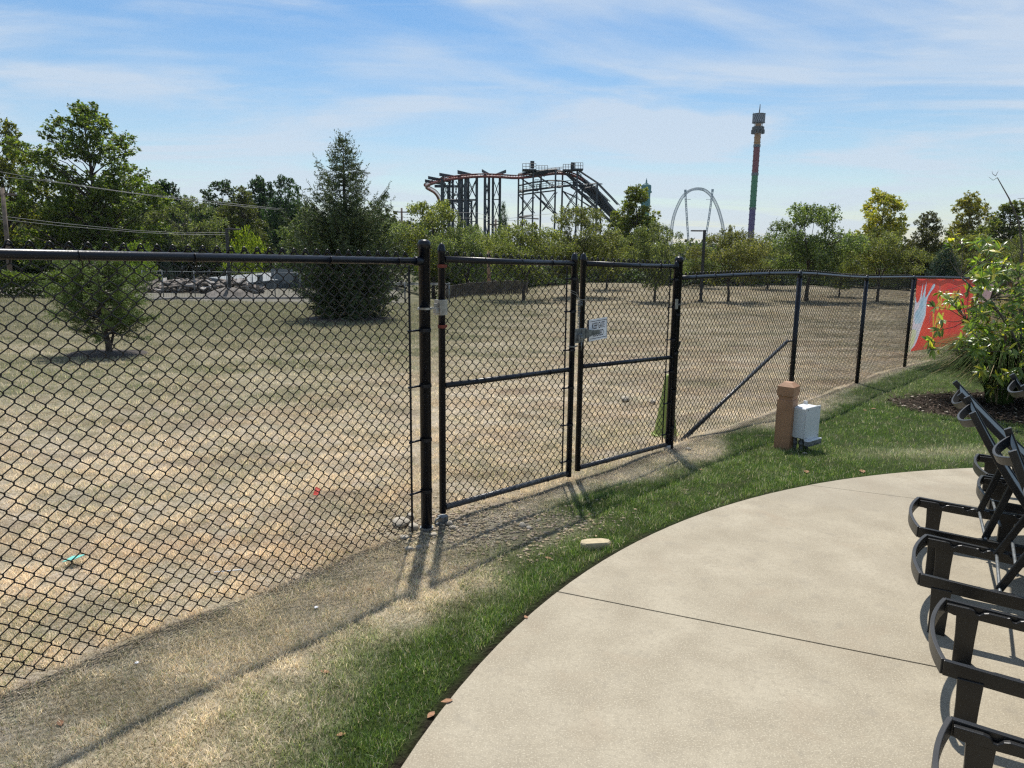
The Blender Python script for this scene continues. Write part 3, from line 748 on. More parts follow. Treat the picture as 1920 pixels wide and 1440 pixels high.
root = empty('small_spruce_tree', SB, 1.2, label='small stunted spruce with a crooked trunk on a mulch ring', cat='tree')
hB = at(190, 492, SB[1])[2]-SB[2]
def small_spruce():
    r = np.random.default_rng(42); mb = MB(); P = []; T = []; Ls = []
    tp = [np.array([0, 0, -.08]), np.array([.0, .0, .2]), np.array([-.07, 0, .5]), np.array([-.14, .02, .9]), np.array([-.10, 0, 1.3]), np.array([-.12, 0, hB*.97])]
    mb.tube(tp, [.075, .058, .05, .038, .022, .008], 8)
    mb.tube([(.0, 0, .05), (.10, .02, .25), (.22, .03, .55), (.45, .05, .85)], [.035, .028, .02, .008], 6)
    for i in range(210):
        t = r.random()**.9; z = .30+t*(hB-.35); a = r.uniform(0, 6.28)
        R = 1.0*float(np.interp(t, [0, .12, .3, .55, .8, 1], [.55, .80, 1.0, .85, .60, .22]))*r.uniform(.35, 1.08)+.10
        b = np.array([np.interp(z, [p[2] for p in tp], [p[0] for p in tp]), 0, z]); n = 6; s = np.linspace(0, 1, n)
        up = r.uniform(-.15, .75)+.2*t; pts = b+np.stack([R*s*math.cos(a), R*s*math.sin(a), R*(up*s*s+r.uniform(-.1, .25)*s)], 1)
        mb.tube(pts, list(np.linspace(.013, .003, n)), 4, cap=False)
        m = int(14+R*30); q = r.uniform(.45, 1, m); bb = np.stack([np.interp(q, s, pts[:, j]) for j in range(3)], 1)
        ang = a+np.where(r.random(m) < .5, 1, -1)*r.uniform(.3, 1.2, m)
        P.append(bb); T.append(unit(np.stack([np.cos(ang), np.sin(ang), r.uniform(-.7, 1.1, m)], 1))); Ls.append(r.uniform(.06, .17, m))
    P = np.concatenate(P); T = np.concatenate(T); Ls = np.concatenate(Ls); k = 9; n = len(P)
    s = np.tile(np.linspace(.05, 1, k), n); PP = np.repeat(P, k, 0)+np.repeat(T*Ls[:, None], k, 0)*s[:, None]
    D = unit(np.repeat(T, k, 0)*.6+rnd_dirs(r, n*k)*.8); L = r.uniform(.03, .055, n*k)
    col = np.array([.13, .175, .05])*np.repeat(r.uniform(.6, 1.5, n), k)[:, None]*r.uniform(.8, 1.2, (n*k, 1))
    V, F, C = leaf_cards(PP, D, rnd_dirs(r, n*k), L, L*.30, col)
    mb.build('trunk', M_trunk, root); c = fast('crown', V, F, M_needle, root, C); c['tint'] = [1., 1., 1.]
small_spruce()
build_grass()

# ------------------------------------------------------------------ chain link fence kit
PITCH = .0735
def zigzag(mb, A, B, zb, zt, side, sides=5, rw=.0023, pitch=PITCH, knuckle=True, off=.034, rowh=.0735):
    """woven mesh between plan points A and B; zb, zt give bottom and top height at distance u; side = unit vector to the field"""
    A = np.array(A, float); B = np.array(B, float); Lr = np.linalg.norm(B-A); d = (B-A)/Lr
    n = int(Lr/pitch)*2; p = Lr/n
    rows = max(4, int(round((zt(Lr/2)-zb(Lr/2))/(rowh/2))))
    for i in range(n):
        u0 = (i+.5)*p; zt0 = zt(u0); zb0 = zb(u0); dz = (zt0-zb0)/rows
        pts = []
        for k in range(rows+1):
            s = 1 if (k+i) % 2 == 0 else -1
            u = u0+s*(p/2+.0016); z = zt0-dz*k
            wob = .004*math.sin(u*1.7+z*2.2)+.003*math.sin(z*5+u*3)
            for e in (-1, 1):
                if (k == 0 and e < 0) or (k == rows and e > 0): continue
                yo = (off+wob+(.0032 if (k+i+(e > 0)) % 2 else -.0032)); c = A+d*u+side*yo
                pts.append((c[0], c[1], z-e*.0045))
        mb.tube(pts, rw, sides, cap=False, smooth=True)
        if knuckle and i % 2 == 0:     # bent ends hooked together above the rail
            c = A+d*(u0+p/2)+side*off
            a1 = c-d*.017; a2 = c+d*.017
            mb.tube([(a1[0], a1[1], zt0-.024), (c[0]-d[0]*.008, c[1]-d[1]*.008, zt0+.004), (c[0], c[1], zt0+.009), (c[0]+d[0]*.009, c[1]+d[1]*.009, zt0+.002), (a2[0], a2[1], zt0-.024)], rw*1.5, sides, cap=True)
            mb.tube([c-d*.007+side*.007, c+side*.009, c+d*.007+side*.007] if False else [(c[0]-side[0]*.008, c[1]-side[1]*.008, zt0-.012), (c[0], c[1], zt0-.006), (c[0]+side[0]*.008, c[1]+side[1]*.008, zt0-.014)], rw*1.3, sides)
def postmesh(mb, x, y, z0, z1, r, cap='dome', n=18):
    if cap == 'dome':
        prof = [(r, z0-z0), (r, z1-z0-.055), (r*1.10, z1-z0-.055), (r*1.10, z1-z0-.022), (r*.98, z1-z0-.012), (r*.75, z1-z0-.003), (r*.35, z1-z0), (.002, z1-z0)]
    elif cap == 'acorn':
        prof = [(r, 0), (r, z1-z0-.065), (r*1.14, z1-z0-.064), (r*1.14, z1-z0-.045), (r*1.0, z1-z0-.04), (r*.98, z1-z0-.028), (r*.7, z1-z0-.012), (r*.32, z1-z0-.003), (.002, z1-z0)]
    else:
        prof = [(r, 0), (r, z1-z0)]
    mb.lathe([(a, b) for a, b in prof], (x, y, z0), n, True)
def ring(mb, x, y, z, r, h=.02, t=.004, n=18):
    mb.lathe([(r+.0005, z-h/2), (r+t, z-h/2), (r+t, z+h/2), (r+.0005, z+h/2)], (x, y, 0), n, False)

def norm2(v): v = np.asarray(v, float); return v/np.linalg.norm(v)
PL = hitg(800, 992)[:2]; PRT = hitg(1255, 841)[:2]
zPL = gzf(*PL); zPR = gzf(*PRT)
dirG = norm2(PRT-PL)
def zat(px, py, A, B):
    A = np.asarray(A); B = np.asarray(B); n = np.array([-(B-A)[1], (B-A)[0]]); d = ray(px, py); t = (A@n)/(d[:2]@n)
    return (cam_loc+d*t)
dirL = norm2(np.array([1.51, 1.96])); L0 = PL-dirL*4.6
sideL = np.array([-dirL[1], dirL[0]]); sideG = np.array([-dirG[1], dirG[0]])

# left run
fl = empty('chain_link_fence', (*PL, zPL), label='black chain link fence panel filling the left side, ending at the thick gate post', cat='fence')
def loc(o, root):      # mesh built in world coordinates becomes a part of root (which is moved but not rotated)
    o.parent = root; o.location = -root.location; return o
ra = zat(0, 477, PL, L0); rb = zat(782, 490, PL, L0)
RAILZ = lambda u: np.interp(u, [0, 4.6], [rb[2], rb[2]+(ra[2]-rb[2])*4.6/np.linalg.norm(PL-ra[:2])])   # u measured from PL
uL = lambda u: 4.6-u
mb = MB(); q0 = PL-dirL*.055; mb.tube([(*L0, RAILZ(4.6)), (*(PL-dirL*2.3), RAILZ(2.3)+.002), (*q0, RAILZ(.05))], .0212, 18)
loc(mb.build('top_rail', M_black), fl)
mb = MB(); e = PL-dirL*.05; mb.lathe([(.027, -.035), (.029, -.03), (.029, .03), (.024, .035)], (0, 0, 0), 12)
M = np.array(Matrix.Rotation(math.pi/2, 3, Vector((-dirL[1], dirL[0], 0))))
mb.v = [tuple(M@np.array(v)+np.array([*e, RAILZ(.05)])) for v in mb.v]
loc(mb.build('rail_end_cup', M_black), fl)
mb = MB(); postmesh(mb, *PL, zPL-.05, at(797, 449, PL[1])[2], .037); loc(mb.build('gate_post', M_black), fl)
mb = MB()
zigzag(mb, L0, PL-dirL*.105, lambda u: gzf(*(L0+dirL*u))+.015+.012*math.sin(u*3), lambda u: float(RAILZ(uL(u)))+.046, sideL*1.0, 5, .0029, off=.026)
loc(mb.build('chain_link_mesh', M_wire), fl)
mb = MB(); tb = PL-dirL*.108+sideL*.027; mb.box((tb[0], tb[1], (zPL+RAILZ(0))/2-.01), (.014, .006, RAILZ(0)-zPL-.03), np.array([[dirL[0], -dirL[1], 0], [dirL[1], dirL[0], 0], [0, 0, 1]]))
loc(mb.build('tension_bar', M_black), fl)
for zz in (.27, .62, .98, 1.34):
    mb = MB(); ring(mb, *PL, zPL+zz, .0372, .022, .003); a = PL-dirL*.037; b = PL-dirL*.125
    mb.tube([(*(a+sideL*.014), zPL+zz), (*(b+sideL*.016), zPL+zz)], .007, 6); mb.lathe([(.011, 0), (.011, .012)], (b[0]+sideL[0]*.016, b[1]+sideL[1]*.016, zPL+zz-.006), 6)
    loc(mb.build('brace_band', M_black), fl)
for px in (145, 362, 617, 745):
    w = zat(px, 482, PL, L0)[:2]; u = np.linalg.norm(PL-w); zr = float(RAILZ(u)); mb = MB(); pts = []
    for i in range(13):
        a = math.pi*2*i/12*.9+2.2; pts.append((*(w+dirL*(.012*i/12)+sideL*(.0245*math.cos(a))), zr+.0245*math.sin(a)))
    pts.append((*(w+dirL*.03+sideL*.028), zr-.05)); mb.tube(pts, .0028, 6)
    loc(mb.build('wire_tie', M_wire), fl)

# right run with its bent rail
GR0 = PRT
RP = [np.array(v) for v in ((3.60, 9.48), (5.60, 11.95), (7.60, 14.31), (9.93, 16.45), (12.25, 18.6), (14.6, 20.75), (16.9, 22.9), (19.2, 25.05))]
rail_pts = [(PRT+norm2(RP[0]-PRT)*.05, None)]
RUN = [PRT]+RP
cum = [0]
for a, b in zip(RUN[:-1], RUN[1:]): cum.append(cum[-1]+np.linalg.norm(b-a))
def runp(u):
    return np.array([np.interp(u, cum, [p[0] for p in RUN]), np.interp(u, cum, [p[1] for p in RUN])])
rz_u = []; rz_z = []
for px, py in ((1285, 521), (1320, 519), (1360, 517), (1400, 515), (1450, 513), (1495, 512.5), (1530, 514), (1560, 516.5), (1590, 519), (1624, 520.5), (1665, 520), (1709, 519.5), (1760, 520), (1812, 521), (1860, 522)):
    # walk along the run to find where this direction meets the fence
    d = ray(px, py); best = None
    for u in np.linspace(0, cum[-1], 1500):
        p = runp(u); e = abs(p[0]*d[1]-p[1]*d[0])/np.hypot(*d[:2])/np.hypot(*p)
        if best is None or e < best[0]: best = (e, u, p)
    rz_u.append(best[1]); rz_z.append(cam_loc[2]+d[2]*best[2][1]/d[1])
rz_u.append(cum[-1]); rz_z.append(rz_z[-1]-.04*(cum[-1]-rz_u[-2]))
RZ = lambda u: float(np.interp(u, rz_u, rz_z))
fr = empty('chain_link_fence', (*PRT, zPR), label='black chain link fence receding from the right gate post, with bent rail and diagonal brace', cat='fence')
mb = MB(); us = np.arange(.055, cum[-1], .18); mb.tube([(*runp(u), RZ(u)) for u in us], .0208, 12); loc(mb.build('top_rail', M_black), fr)
mb = MB(); postmesh(mb, *PRT, zPR-.03, at(1273, 481, PRT[1])[2], .038); loc(mb.build('gate_post', M_black), fr)
for i, p in enumerate(RP):
    u = cum[i+1]; mb = MB(); z0 = gzf(*p); zt = RZ(u)
    mb.lathe([(.0302, 0), (.0302, zt-z0-.03)], (p[0], p[1], z0), 14); mb.lathe([(.034, zt-z0-.05), (.034, zt-z0-.02), (.03, zt-z0+.004), (.026, zt-z0+.022), (.012, zt-z0+.034), (.002, zt-z0+.036)], (p[0], p[1], z0), 14)
    loc(mb.build('line_post', M_black), fr)
for i in range(len(RUN)-1):
    A, B = RUN[i], RUN[i+1]; dd = norm2(B-A); sd = np.array([-dd[1], dd[0]]); a0 = .11 if i == 0 else 0
    if i > 7: break
    mb = MB(); c0 = cum[i]+a0
    zigzag(mb, A+dd*a0, B, lambda u: gzf(*runp(c0+u))+.02+.012*math.sin((c0+u)*2.6), lambda u: RZ(c0+u)+.038, sd, 4 if i < 2 else 3, .0029, off=.040, knuckle=i < 3)
    loc(mb.build('chain_link_mesh', M_wire), fr)
dR = norm2(RP[0]-PRT); sR = np.array([-dR[1], dR[0]])
mb = MB(); tb = PRT+dR*.108+sR*.03; mb.box((*tb, (zPR+RZ(.1))/2), (.012, .006, RZ(.1)-zPR-.05), np.array([[dR[0], -dR[1], 0], [dR[1], dR[0], 0], [0, 0, 1]])); loc(mb.build('tension_bar', M_black), fr)
for zz in (.22, .58, .95, 1.32):
    mb = MB(); ring(mb, *PRT, zPR+zz, .0382, .022, .003); a = PRT+dR*.037; b = PRT+dR*.12
    mb.tube([(*(a+sR*.016), zPR+zz), (*(b+sR*.02), zPR+zz)], .006, 6); loc(mb.build('brace_band', M_black), fr)
# diagonal brace on the field side
b0 = zat(1286, 834, PRT, RP[0]); b1 = zat(1484, 640, PRT, RP[0]); off = np.array([*sR, 0])*.095
mb = MB(); mb.tube([b0+off*.9, b1+np.array([*sR, 0])*.05], .021, 12); mb.tube([b1+off*.5, b1+np.array([*dR, 0])*.05], .012, 8); loc(mb.build('diagonal_brace', M_worn), fr)
mb = MB(); mb.tube([b0+off*.9+[0, 0, -.03]+np.array([*dR, 0])*.03, b1+off*.9+[0, 0, -.05]], .004, 6); loc(mb.build('truss_rod', M_galvdull), fr)
for k, px in enumerate((1303, 1340, 1372, 1405, 1440, 1530, 1592, 1650)):
    d = ray(px, 515); us_ = np.linspace(0, cum[4], 900); e = [abs(runp(u)[0]*d[1]-runp(u)[1]*d[0]) for u in us_]; u = us_[int(np.argmin(e))]; c = runp(u)
    dd = norm2(runp(u+.05)-runp(u-.05) if u > .06 else dR); sd = np.array([-dd[1], dd[0]])
    mb = MB(); mb.tube([(*(c+sd*.0235*math.cos(a)), RZ(u)+.0235*math.sin(a)) for a in np.linspace(.2, 5.6, 12)]+[(*(c+sd*.03+dd*.01), RZ(u)-.06)], .0026, 5); loc(mb.build('wire_tie', M_wire), fr)
# black strap stub strapped to the right gate post
o = empty('broken_slat', (*PRT, zPR), label='short broken black slat sticking out of the fence mesh beside the right gate post', cat='slat')
s0 = zat(1274, 676, PRT, RP[0]); s1 = zat(1286, 641, PRT, RP[0]); dv = s1-s0
mb = MB(); mb.prism([(-.5, -.5), (.5, -.5), (.5, .5), (-.5, .5)], s0+dv/2+np.array([*sR, 0])*.06, np.array([*dR, 0])*.045, dv, np.array([*sR, 0])*.006); sl = loc(mb.build('slat', M_black), o)
mb = MB(); mb.tube([s0+np.array([*sR, 0])*.05, s0+dv*.5+np.array([*sR, 0])*.052, s0+dv*.5+np.array([*sR, 0])*.075+np.array([*dR, 0])*.03], .003, 6); loc(mb.build('wire_tie', M_wire), o)

# ------------------------------------------------------------------ double gate
def gate_leaf(name, label, sa, sb, zt, zm, zb, up_a, up_b, bottom_b, hinge_at_a):
    """sa, sb: plan points of the two stiles"""
    root = empty(name, (*(sa if hinge_at_a else sb), gzf(*(sa if hinge_at_a else sb))), label=label, cat='gate')
    d = norm2(sb-sa); sd = np.array([-d[1], d[0]]); Lr = np.linalg.norm(sb-sa)
    for q, zt_, zb_ in ((sa, up_a, bottom_b[0]), (sb, up_b, bottom_b[1])):
        mb = MB(); postmesh(mb, q[0], q[1], zb_, zt_, .0232, 'acorn', 14); loc(mb.build('stile', M_black), root)
    for nm, (z1, z2), rr, mt in (('top_rail', zt, .0208, M_black), ('middle_rail', zm, .0185, M_black), ('bottom_rail', zb, .0205, M_worn)):
        mb = MB(); mb.tube([(*(sa+d*.022), z1), (*((sa+sb)/2), (z1+z2)/2-(.003 if nm == 'top_rail' else 0)), (*(sb-d*.022), z2)], rr, 14); loc(mb.build(nm, mt), root)
    mb = MB(); zz = lambda zs, u: zs[0]+(zs[1]-zs[0])*(u+.03)/Lr
    zigzag(mb, sa+d*.035, sb-d*.055, lambda u: zz(zb, u)-.01, lambda u: zz(zt, u)+.040, sd, 5, .0028, off=.023); loc(mb.build('chain_link_mesh', M_wire), root)
    tbp = sb-d*.058 if True else sa
    mb = MB(); c = tbp+sd*.024; mb.box((*c, (zt[1]+zb[1])/2), (.013, .006, zt[1]-zb[1]-.04), np.array([[d[0], -d[1], 0], [d[1], d[0], 0], [0, 0, 1]])); loc(mb.build('tension_bar', M_black), root)
    for f in (.06, .24, .42, .60, .78, .93):
        z = zb[1]+(zt[1]-zb[1])*f; mb = MB(); ring(mb, sb[0], sb[1], z, .0234, .018, .003); a = sb-d*.024; b = sb-d*.085
        mb.tube([(*(a+sd*.008), z), (*(b+sd*.012), z)], .006, 6); mb.lathe([(.010, -.004), (.010, .008)], (b[0]+sd[0]*.012, b[1]+sd[1]*.012, z), 6); loc(mb.build('tension_band', M_black), root)
    for u in (.28, .55, .80):
        for zs, rr in ((zt, .0215), (zb, .0212), (zm, .0195)):
            c = sa+d*Lr*u; z = zz(zs, Lr*u); mb = MB()
            mb.tube([(*(c+d*.006*i/8+sd*(rr+.001)*math.cos(.3+i*.62)), z+(rr+.001)*math.sin(.3+i*.62)) for i in range(9)]+[(*(c+sd*.028), z-.03)], .0024, 5); loc(mb.build('wire_tie', M_wire if zs is not zb else M_galvdull), root)
    return root, d, sd, zz, Lr
def gp(px, py): return zat(px, py, PL, PRT)
s1a, s1b = gp(829, 720)[:2], gp(1071.5, 690)[:2]; s2a, s2b = gp(1088.5, 680)[:2], gp(1260, 660)[:2]
g1, d1, sd1, zz1, L1 = gate_leaf('gate_leaf', 'left leaf of the black chain link double gate, hinged on the thick left post', s1a, s1b,
    (gp(840, 486)[2], gp(1070, 494)[2]), (gp(838, 722)[2], gp(1062, 694)[2]), (gp(840, 949)[2], gp(1065, 887)[2]), gp(829, 455)[2], gp(1074, 474)[2], (gp(829, 962)[2], gp(1070, 892)[2]), True)
g2, d2, sd2, zz2, L2 = gate_leaf('gate_leaf', 'right leaf of the black chain link double gate, the one carrying the small white notice', s2a, s2b,
    (gp(1094, 494)[2], gp(1262, 500)[2]), (gp(1092, 687)[2], gp(1252, 671)[2]), (gp(1082, 878)[2], gp(1245, 835)[2]), gp(1091, 474)[2], gp(1268, 489)[2], (gp(1078, 884)[2], gp(1245, 846)[2]), False)
RG = np.array([[d1[0], -d1[1], 0], [d1[1], d1[0], 0], [0, 0, 1]])
# hinges of the left leaf
z = gp(829, 576)[2]; mb = MB(); c = s1a-sd1*.027
mb.box((*(s1a-sd1*.0255-d1*.004), z), (.058, .006, .10), RG, .001); mb.box((*(s1a+sd1*.0255-d1*.004), z), (.058, .006, .10), RG, .001)
mb.box((*(s1a-d1*.036), z), (.008, .056, .10), RG, .001); mb.box((*(s1a-d1*.055-sd1*.008), z+.017), (.040, .012, .022), RG, .002); mb.box((*(s1a-d1*.052-sd1*.006), z-.022), (.034, .03, .03), RG, .002)
loc(mb.build('upper_hinge', M_galv), g1)
mb = MB(); ring(mb, *PL, z, .0372, .014, .006, 20); mb.box((*(PL+d1*.062-sd1*.012), z), (.065, .010, .013), RG, .001); mb.box((*(PL-d1*.045+sd1*.0), z), (.025, .012, .012), RG, .001); loc(mb.build('hinge_strap', M_galv), g1)
z = gp(829, 978)[2]; mb = MB(); mb.box((*s1a, z), (.056, .056, .085), RG, .003); mb.box((*(s1a-d1*.045), z-.008), (.05, .014, .02), RG, .002); mb.tube([(*(s1a-d1*.03), z+.035), (*(s1a-d1*.06), z+.03), (*(s1a-d1*.075), z)], .007, 6); loc(mb.build('lower_hinge', M_galvdull), g1)
mb = MB(); ring(mb, *PL, z-.005, .0372, .016, .008, 20); loc(mb.build('hinge_strap', M_galvdull), g1)
for py in (499, 612):
    mb = MB(); z = gp(829, py)[2]; ring(mb, *s1a, z, .0234, .022, .0035); mb.box((*(s1a+d1*.032), z), (.022, .01, .018), RG); loc(mb.build('rusty_clamp', M_rust), g1)
# hinges of the right leaf
z = gp(1262, 570)[2]; mb = MB(); mb.box((*(s2b-sd1*.0255), z), (.062, .006, .095), RG, .001); mb.box((*(s2b+d1*.035), z), (.008, .05, .095), RG, .001); loc(mb.build('upper_hinge', M_galv), g2)
mb = MB(); ring(mb, *PRT, z-.004, .0382, .014, .006); mb.box((*(s2b+d1*.05), z-.004), (.045, .012, .014), RG, .001); loc(mb.build('hinge_strap', M_galvdull), g2)
z = gzf(*s2b); mb = MB(); mb.lathe([(.034, 0), (.036, .01), (.036, max(.05, gp(1250, 838)[2]-z)), (.03, max(.05, gp(1250, 838)[2]-z)+.006)], (*s2b, z-.01), 16); loc(mb.build('lower_hinge', M_conduitw if False else M_galv), g2)
# latch
z = gp(1085, 628)[2]; mid = (s1b+s2a)/2; mb = MB()
mb.box((*(mid-sd1*.032-d1*.012), z), (.115, .007, .115), RG, .002); mb.box((*(mid-sd1*.045-d1*.018), z-.012), (.05, .024, .055), RG, .004); mb.lathe([(.012, -.01), (.012, .01)], (*(mid-sd1*.062-d1*.02), z-.012), 8)
mb.box((*(mid-sd1*.038+d1*.045), z+.012), (.06, .010, .085), RG, .002); mb.tube([(*(mid-sd1*.04+d1*.01), z-.05), (*(mid-sd1*.04+d1*.012), z-.12)], .006, 6)
loc(mb.build('latch', M_galvdull), g2)
mb = MB(); a = mid-sd1*.044+d1*.06; b = mid-sd1*.052+d1*.235; hv = np.array([0, 0, 1.])
mb.prism([(0, -.036), (.085, -.022), (.17, -.018), (.175, -.01), (.175, .014), (.17, .018), (.085, .020), (0, .034)], (*a, z+.012), norm2(b-a).tolist()+[0.02], hv, np.array([*(-sd1*.006), 0])); loc(mb.build('latch_handle', M_galvdull), g2)
mb = MB(); ring(mb, *s1b, z-.085, .0234, .012, .004); mb.box((*(s1b+d1*.03-sd1*.01), z-.085), (.05, .012, .012), RG, .001); loc(mb.build('latch_strap', M_galvdull), g2)

# chain with wire hanging between the stiles
ch = empty('chain', (*mid, gp(1085, 575)[2]), label='short rusty chain wired between the two middle gate stiles', cat='chain')
mb = MB(); z0 = gp(1085, 562)[2]
def linkm(mb, c, ax, nrm, l=.017, w=.009, r=.0022):
    ax = norm2(ax); nrm = norm2(nrm); pts = [c+ax*l*math.cos(t)+nrm*w*math.sin(t) for t in np.linspace(0, 2*math.pi, 11)[:-1]]; mb.tube(pts, r, 5, closed=True)
rr = np.random.default_rng(4)
for i in range(11):
    c = np.array([*(mid-sd1*.012+d1*(.004*(i % 2))), z0-.012-.021*i]); linkm(mb, c, [0, 0, 1], np.array([*(d1 if i % 2 else sd1), 0]))
for i in range(7):
    c = np.array([*(mid-sd1*.02+d1*(-.02+.007*i)), z0-.03+.02*rr.random()-.012*(i % 3)]); linkm(mb, c, rr.normal(size=3), rr.normal(size=3))
for i in range(5):
    c = np.array([*(mid-sd1*.02+d1*(.006*(i % 2)-.012)), z0-.03-.021*i]); linkm(mb, c, [0.1, 0, 1], np.array([*(sd1 if i % 2 else d1), 0]))
loc(mb.build('links', M_galvdull), ch)
for k in (0, 1):
    mb = MB(); a = gp(1062, 542+4*k); mb.tube([a-[*(sd1*.02), 0], np.array([*(s1b-sd1*.027), a[2]-.03]), np.array([*(mid-sd1*.02), z0+.004*k]), np.array([*(s2a-sd1*.026), z0+.003-.008*k]), np.array([*(s2a+d1*.03), z0+.004+.01*k])], .0016, 5); loc(mb.build('tie_wire', M_galv), ch)

# text as real flat letters
def letters(name, txt, size, sx, thick, mat, M, parent, bold=.0):
    cu = bpy.data.curves.new(name, 'FONT'); cu.body = txt; cu.size = size; cu.extrude = thick; cu.offset = bold; cu.align_x = 'CENTER'; cu.align_y = 'CENTER'
    o = bpy.data.objects.new(name, cu); COL.objects.link(o); bpy.context.view_layer.update()
    me = bpy.data.meshes.new_from_object(o.evaluated_get(bpy.context.evaluated_depsgraph_get())); COL.objects.unlink(o); bpy.data.objects.remove(o)
    me.transform(Matrix.Diagonal((sx, 1, 1, 1))); me.transform(M); me.materials.clear(); me.materials.append(mat)
    ob = bpy.data.objects.new(name, me); link(ob); return loc(ob, parent)
def frame(c, ex, ey, ez):
    m = Matrix.Identity(4)
    for i in range(3):
        m[i][0] = ex[i]; m[i][1] = ey[i]; m[i][2] = ez[i]; m[i][3] = c[i]
    return m
c0 = gp(1103.5, 617); c1 = gp(1137, 615); W = np.linalg.norm((c1-c0)[:2]); zt_ = gp(1120, 597)[2]; zb_ = gp(1120, 637)[2]; Hs = zt_-zb_
cs = np.array([*((c0+c1)[:2]/2-sd2*.004), (zt_+zb_)/2]); ex = np.array([*d2, 0]); ez = np.array([0, 0, 1.]); nf = np.array([*(-sd2), 0])
tl = math.radians(2.0); ex2 = ex*math.cos(tl)+ez*math.sin(tl); ey2 = ez*math.cos(tl)-ex*math.sin(tl)
sg = empty('sign', cs, label='small white notice on the right gate leaf, partly covered by the latch handle', cat='sign')
mb = MB(); mb.prism([(-W/2, -Hs/2), (W/2, -Hs/2), (W/2, Hs/2), (-W/2, Hs/2)], cs, ex2, ey2, nf*.003); loc(mb.build('panel', M_white), sg)
mb = MB()
for yy in (Hs*.40, -Hs*.40): mb.prism([(-W*.44, -.0022), (W*.47, -.0022), (W*.47, .0022), (-W*.44, .0022)], cs+nf*.0032+ey2*yy, ex2, ey2, nf*.0006)
mb.prism([(-.0015, -Hs*.46), (.0015, -Hs*.46), (.0015, Hs*.46), (-.0015, Hs*.46)], cs+nf*.0032+ex2*W*.475, ex2, ey2, nf*.0006)
mb.prism([(-.009, -Hs*.5), (.009, -Hs*.5), (.009, Hs*.5), (-.009, Hs*.5)], cs-ex2*(W*.5+.012)-nf*.002, ex2, ey2, nf*.004)
loc(mb.build('border', M_ink), sg)
for t, yy in (('KEEP GATE', Hs*.17), ('CLOSED', -Hs*.19)):
    letters('lettering', t, Hs*.41, .50 if 'K' in t else .56, .0004, M_ink, frame(cs+nf*.0036+ey2*yy, ex2, ey2, nf), sg, .0003)

# yellow guard cone behind the gate
ca = zat(1238, 790, PL, PRT)
q = hitg(1246, 822); cb = np.array([q[0]+.04, q[1]+.16, gzf(q[0]+.04, q[1]+.16)])
o = empty('marker_cone', cb, label='yellow green plastic cone standing behind the right gate post', cat='cone')
mb = MB(); hc = .66
mb.lathe([(.125, 0), (.128, .02), (.115, .06)]+[(.115-.080*t, .06+(hc-.10)*t) for t in (.15, .3, .45, .6, .75, .9, 1.)]+[(.028, hc-.02), (.012, hc)], cb, 24); loc(mb.build('cone_body', M_rope), o)
mb = MB(); mb.lathe([(.15, 0), (.15, .018), (.14, .024)], cb-[0, 0, .004], 24); loc(mb.build('cone_base', M_rope), o)

# ------------------------------------------------------------------ bollard and electrical box
P = hitg(1472, 845); Bc = np.array([P[0]+.02, P[1]+.09]); zb0 = gzf(*Bc)
topz = at(1474, 716, Bc[1])[2]; hB_ = topz-zb0; angb = rad(-40); ex = np.array([math.cos(angb), math.sin(angb), 0]); ey = np.array([-ex[1], ex[0], 0]); Rb = np.array([ex, ey, [0, 0, 1.]]).T
bo = empty('bollard', (*Bc, zb0), label='square brown wooden bollard with a pointed cap beside the fence', cat='bollard')
w = .155
mb = MB(); mb.box((*Bc, zb0+(hB_-.17)/2-.02), (w, w, hB_-.17+.04), Rb, .006); mb.box((*Bc, zb0+hB_-.155), (w*.86, w*.86, .04), Rb)
loc(mb.build('shaft', M_brownbol), bo)
mb = MB(); a = w/2+.004; zc = zb0+hB_-.135
def sq(h, z): return [np.array([*Bc, z])+Rb@np.array([sx*h, sy*h, 0]) for sx, sy in ((-1, -1), (1, -1), (1, 1), (-1, 1))]
vs = sq(a*.94, zc)+sq(a, zc+.006)+sq(a, zc+.096)+sq(a*.48, zc+.135)
mb.add(vs, [(3, 2, 1, 0)]+[(4*k+i, 4*k+(i+1) % 4, 4*k+4+(i+1) % 4, 4*k+4+i) for k in range(3) for i in range(4)]+[(12, 13, 14, 15)]); loc(mb.build('cap', M_brownbol), bo)
eb = empty('electrical_box', (*(Bc+ex[:2]*.2-ey[:2]*.05), zb0), label='pale grey electrical box on conduits fixed to the side of the brown bollard', cat='electrical box')
Rbol = Rb; aB = rad(-50); ex = np.array([math.cos(aB), math.sin(aB), 0]); ey = np.array([-ex[1], ex[0], 0]); Rb = np.array([ex, ey, [0, 0, 1.]]).T; bw, bd, bh = .165, .25, .305; qb = hitg(1499, 847); cx = qb[:2]+np.array([.06, .10])
ab2 = rad(14); ex_ = np.array([math.cos(angb), math.sin(angb), 0]); zc = zb0+.135+bh/2
mb = MB(); mb.box((*cx, zc), (bw, bd, bh), Rb, .008); mb.box((*(cx+ex[:2]*(bw/2+.003)), zc+.002), (.012, bd+.012, bh+.016), Rb, .003)
mb.box((*(cx-ex[:2]*.055+ey[:2]*.10), zc+bh/2+.008), (.04, .014, .05), Rb, .003)
loc(mb.build('enclosure', M_box), eb)
for sy in (-1, 0, 1):
    for sz in ((-1, 1) if sy else ()):
        mb = MB(); c = np.array([*cx, zc])+Rb@np.array([bw/2+.010, sy*(bd/2-.015), sz*(bh/2-.015)]); mb.box(c, (.006, .010, .010), Rb, .002); loc(mb.build('screw', M_ink), eb)
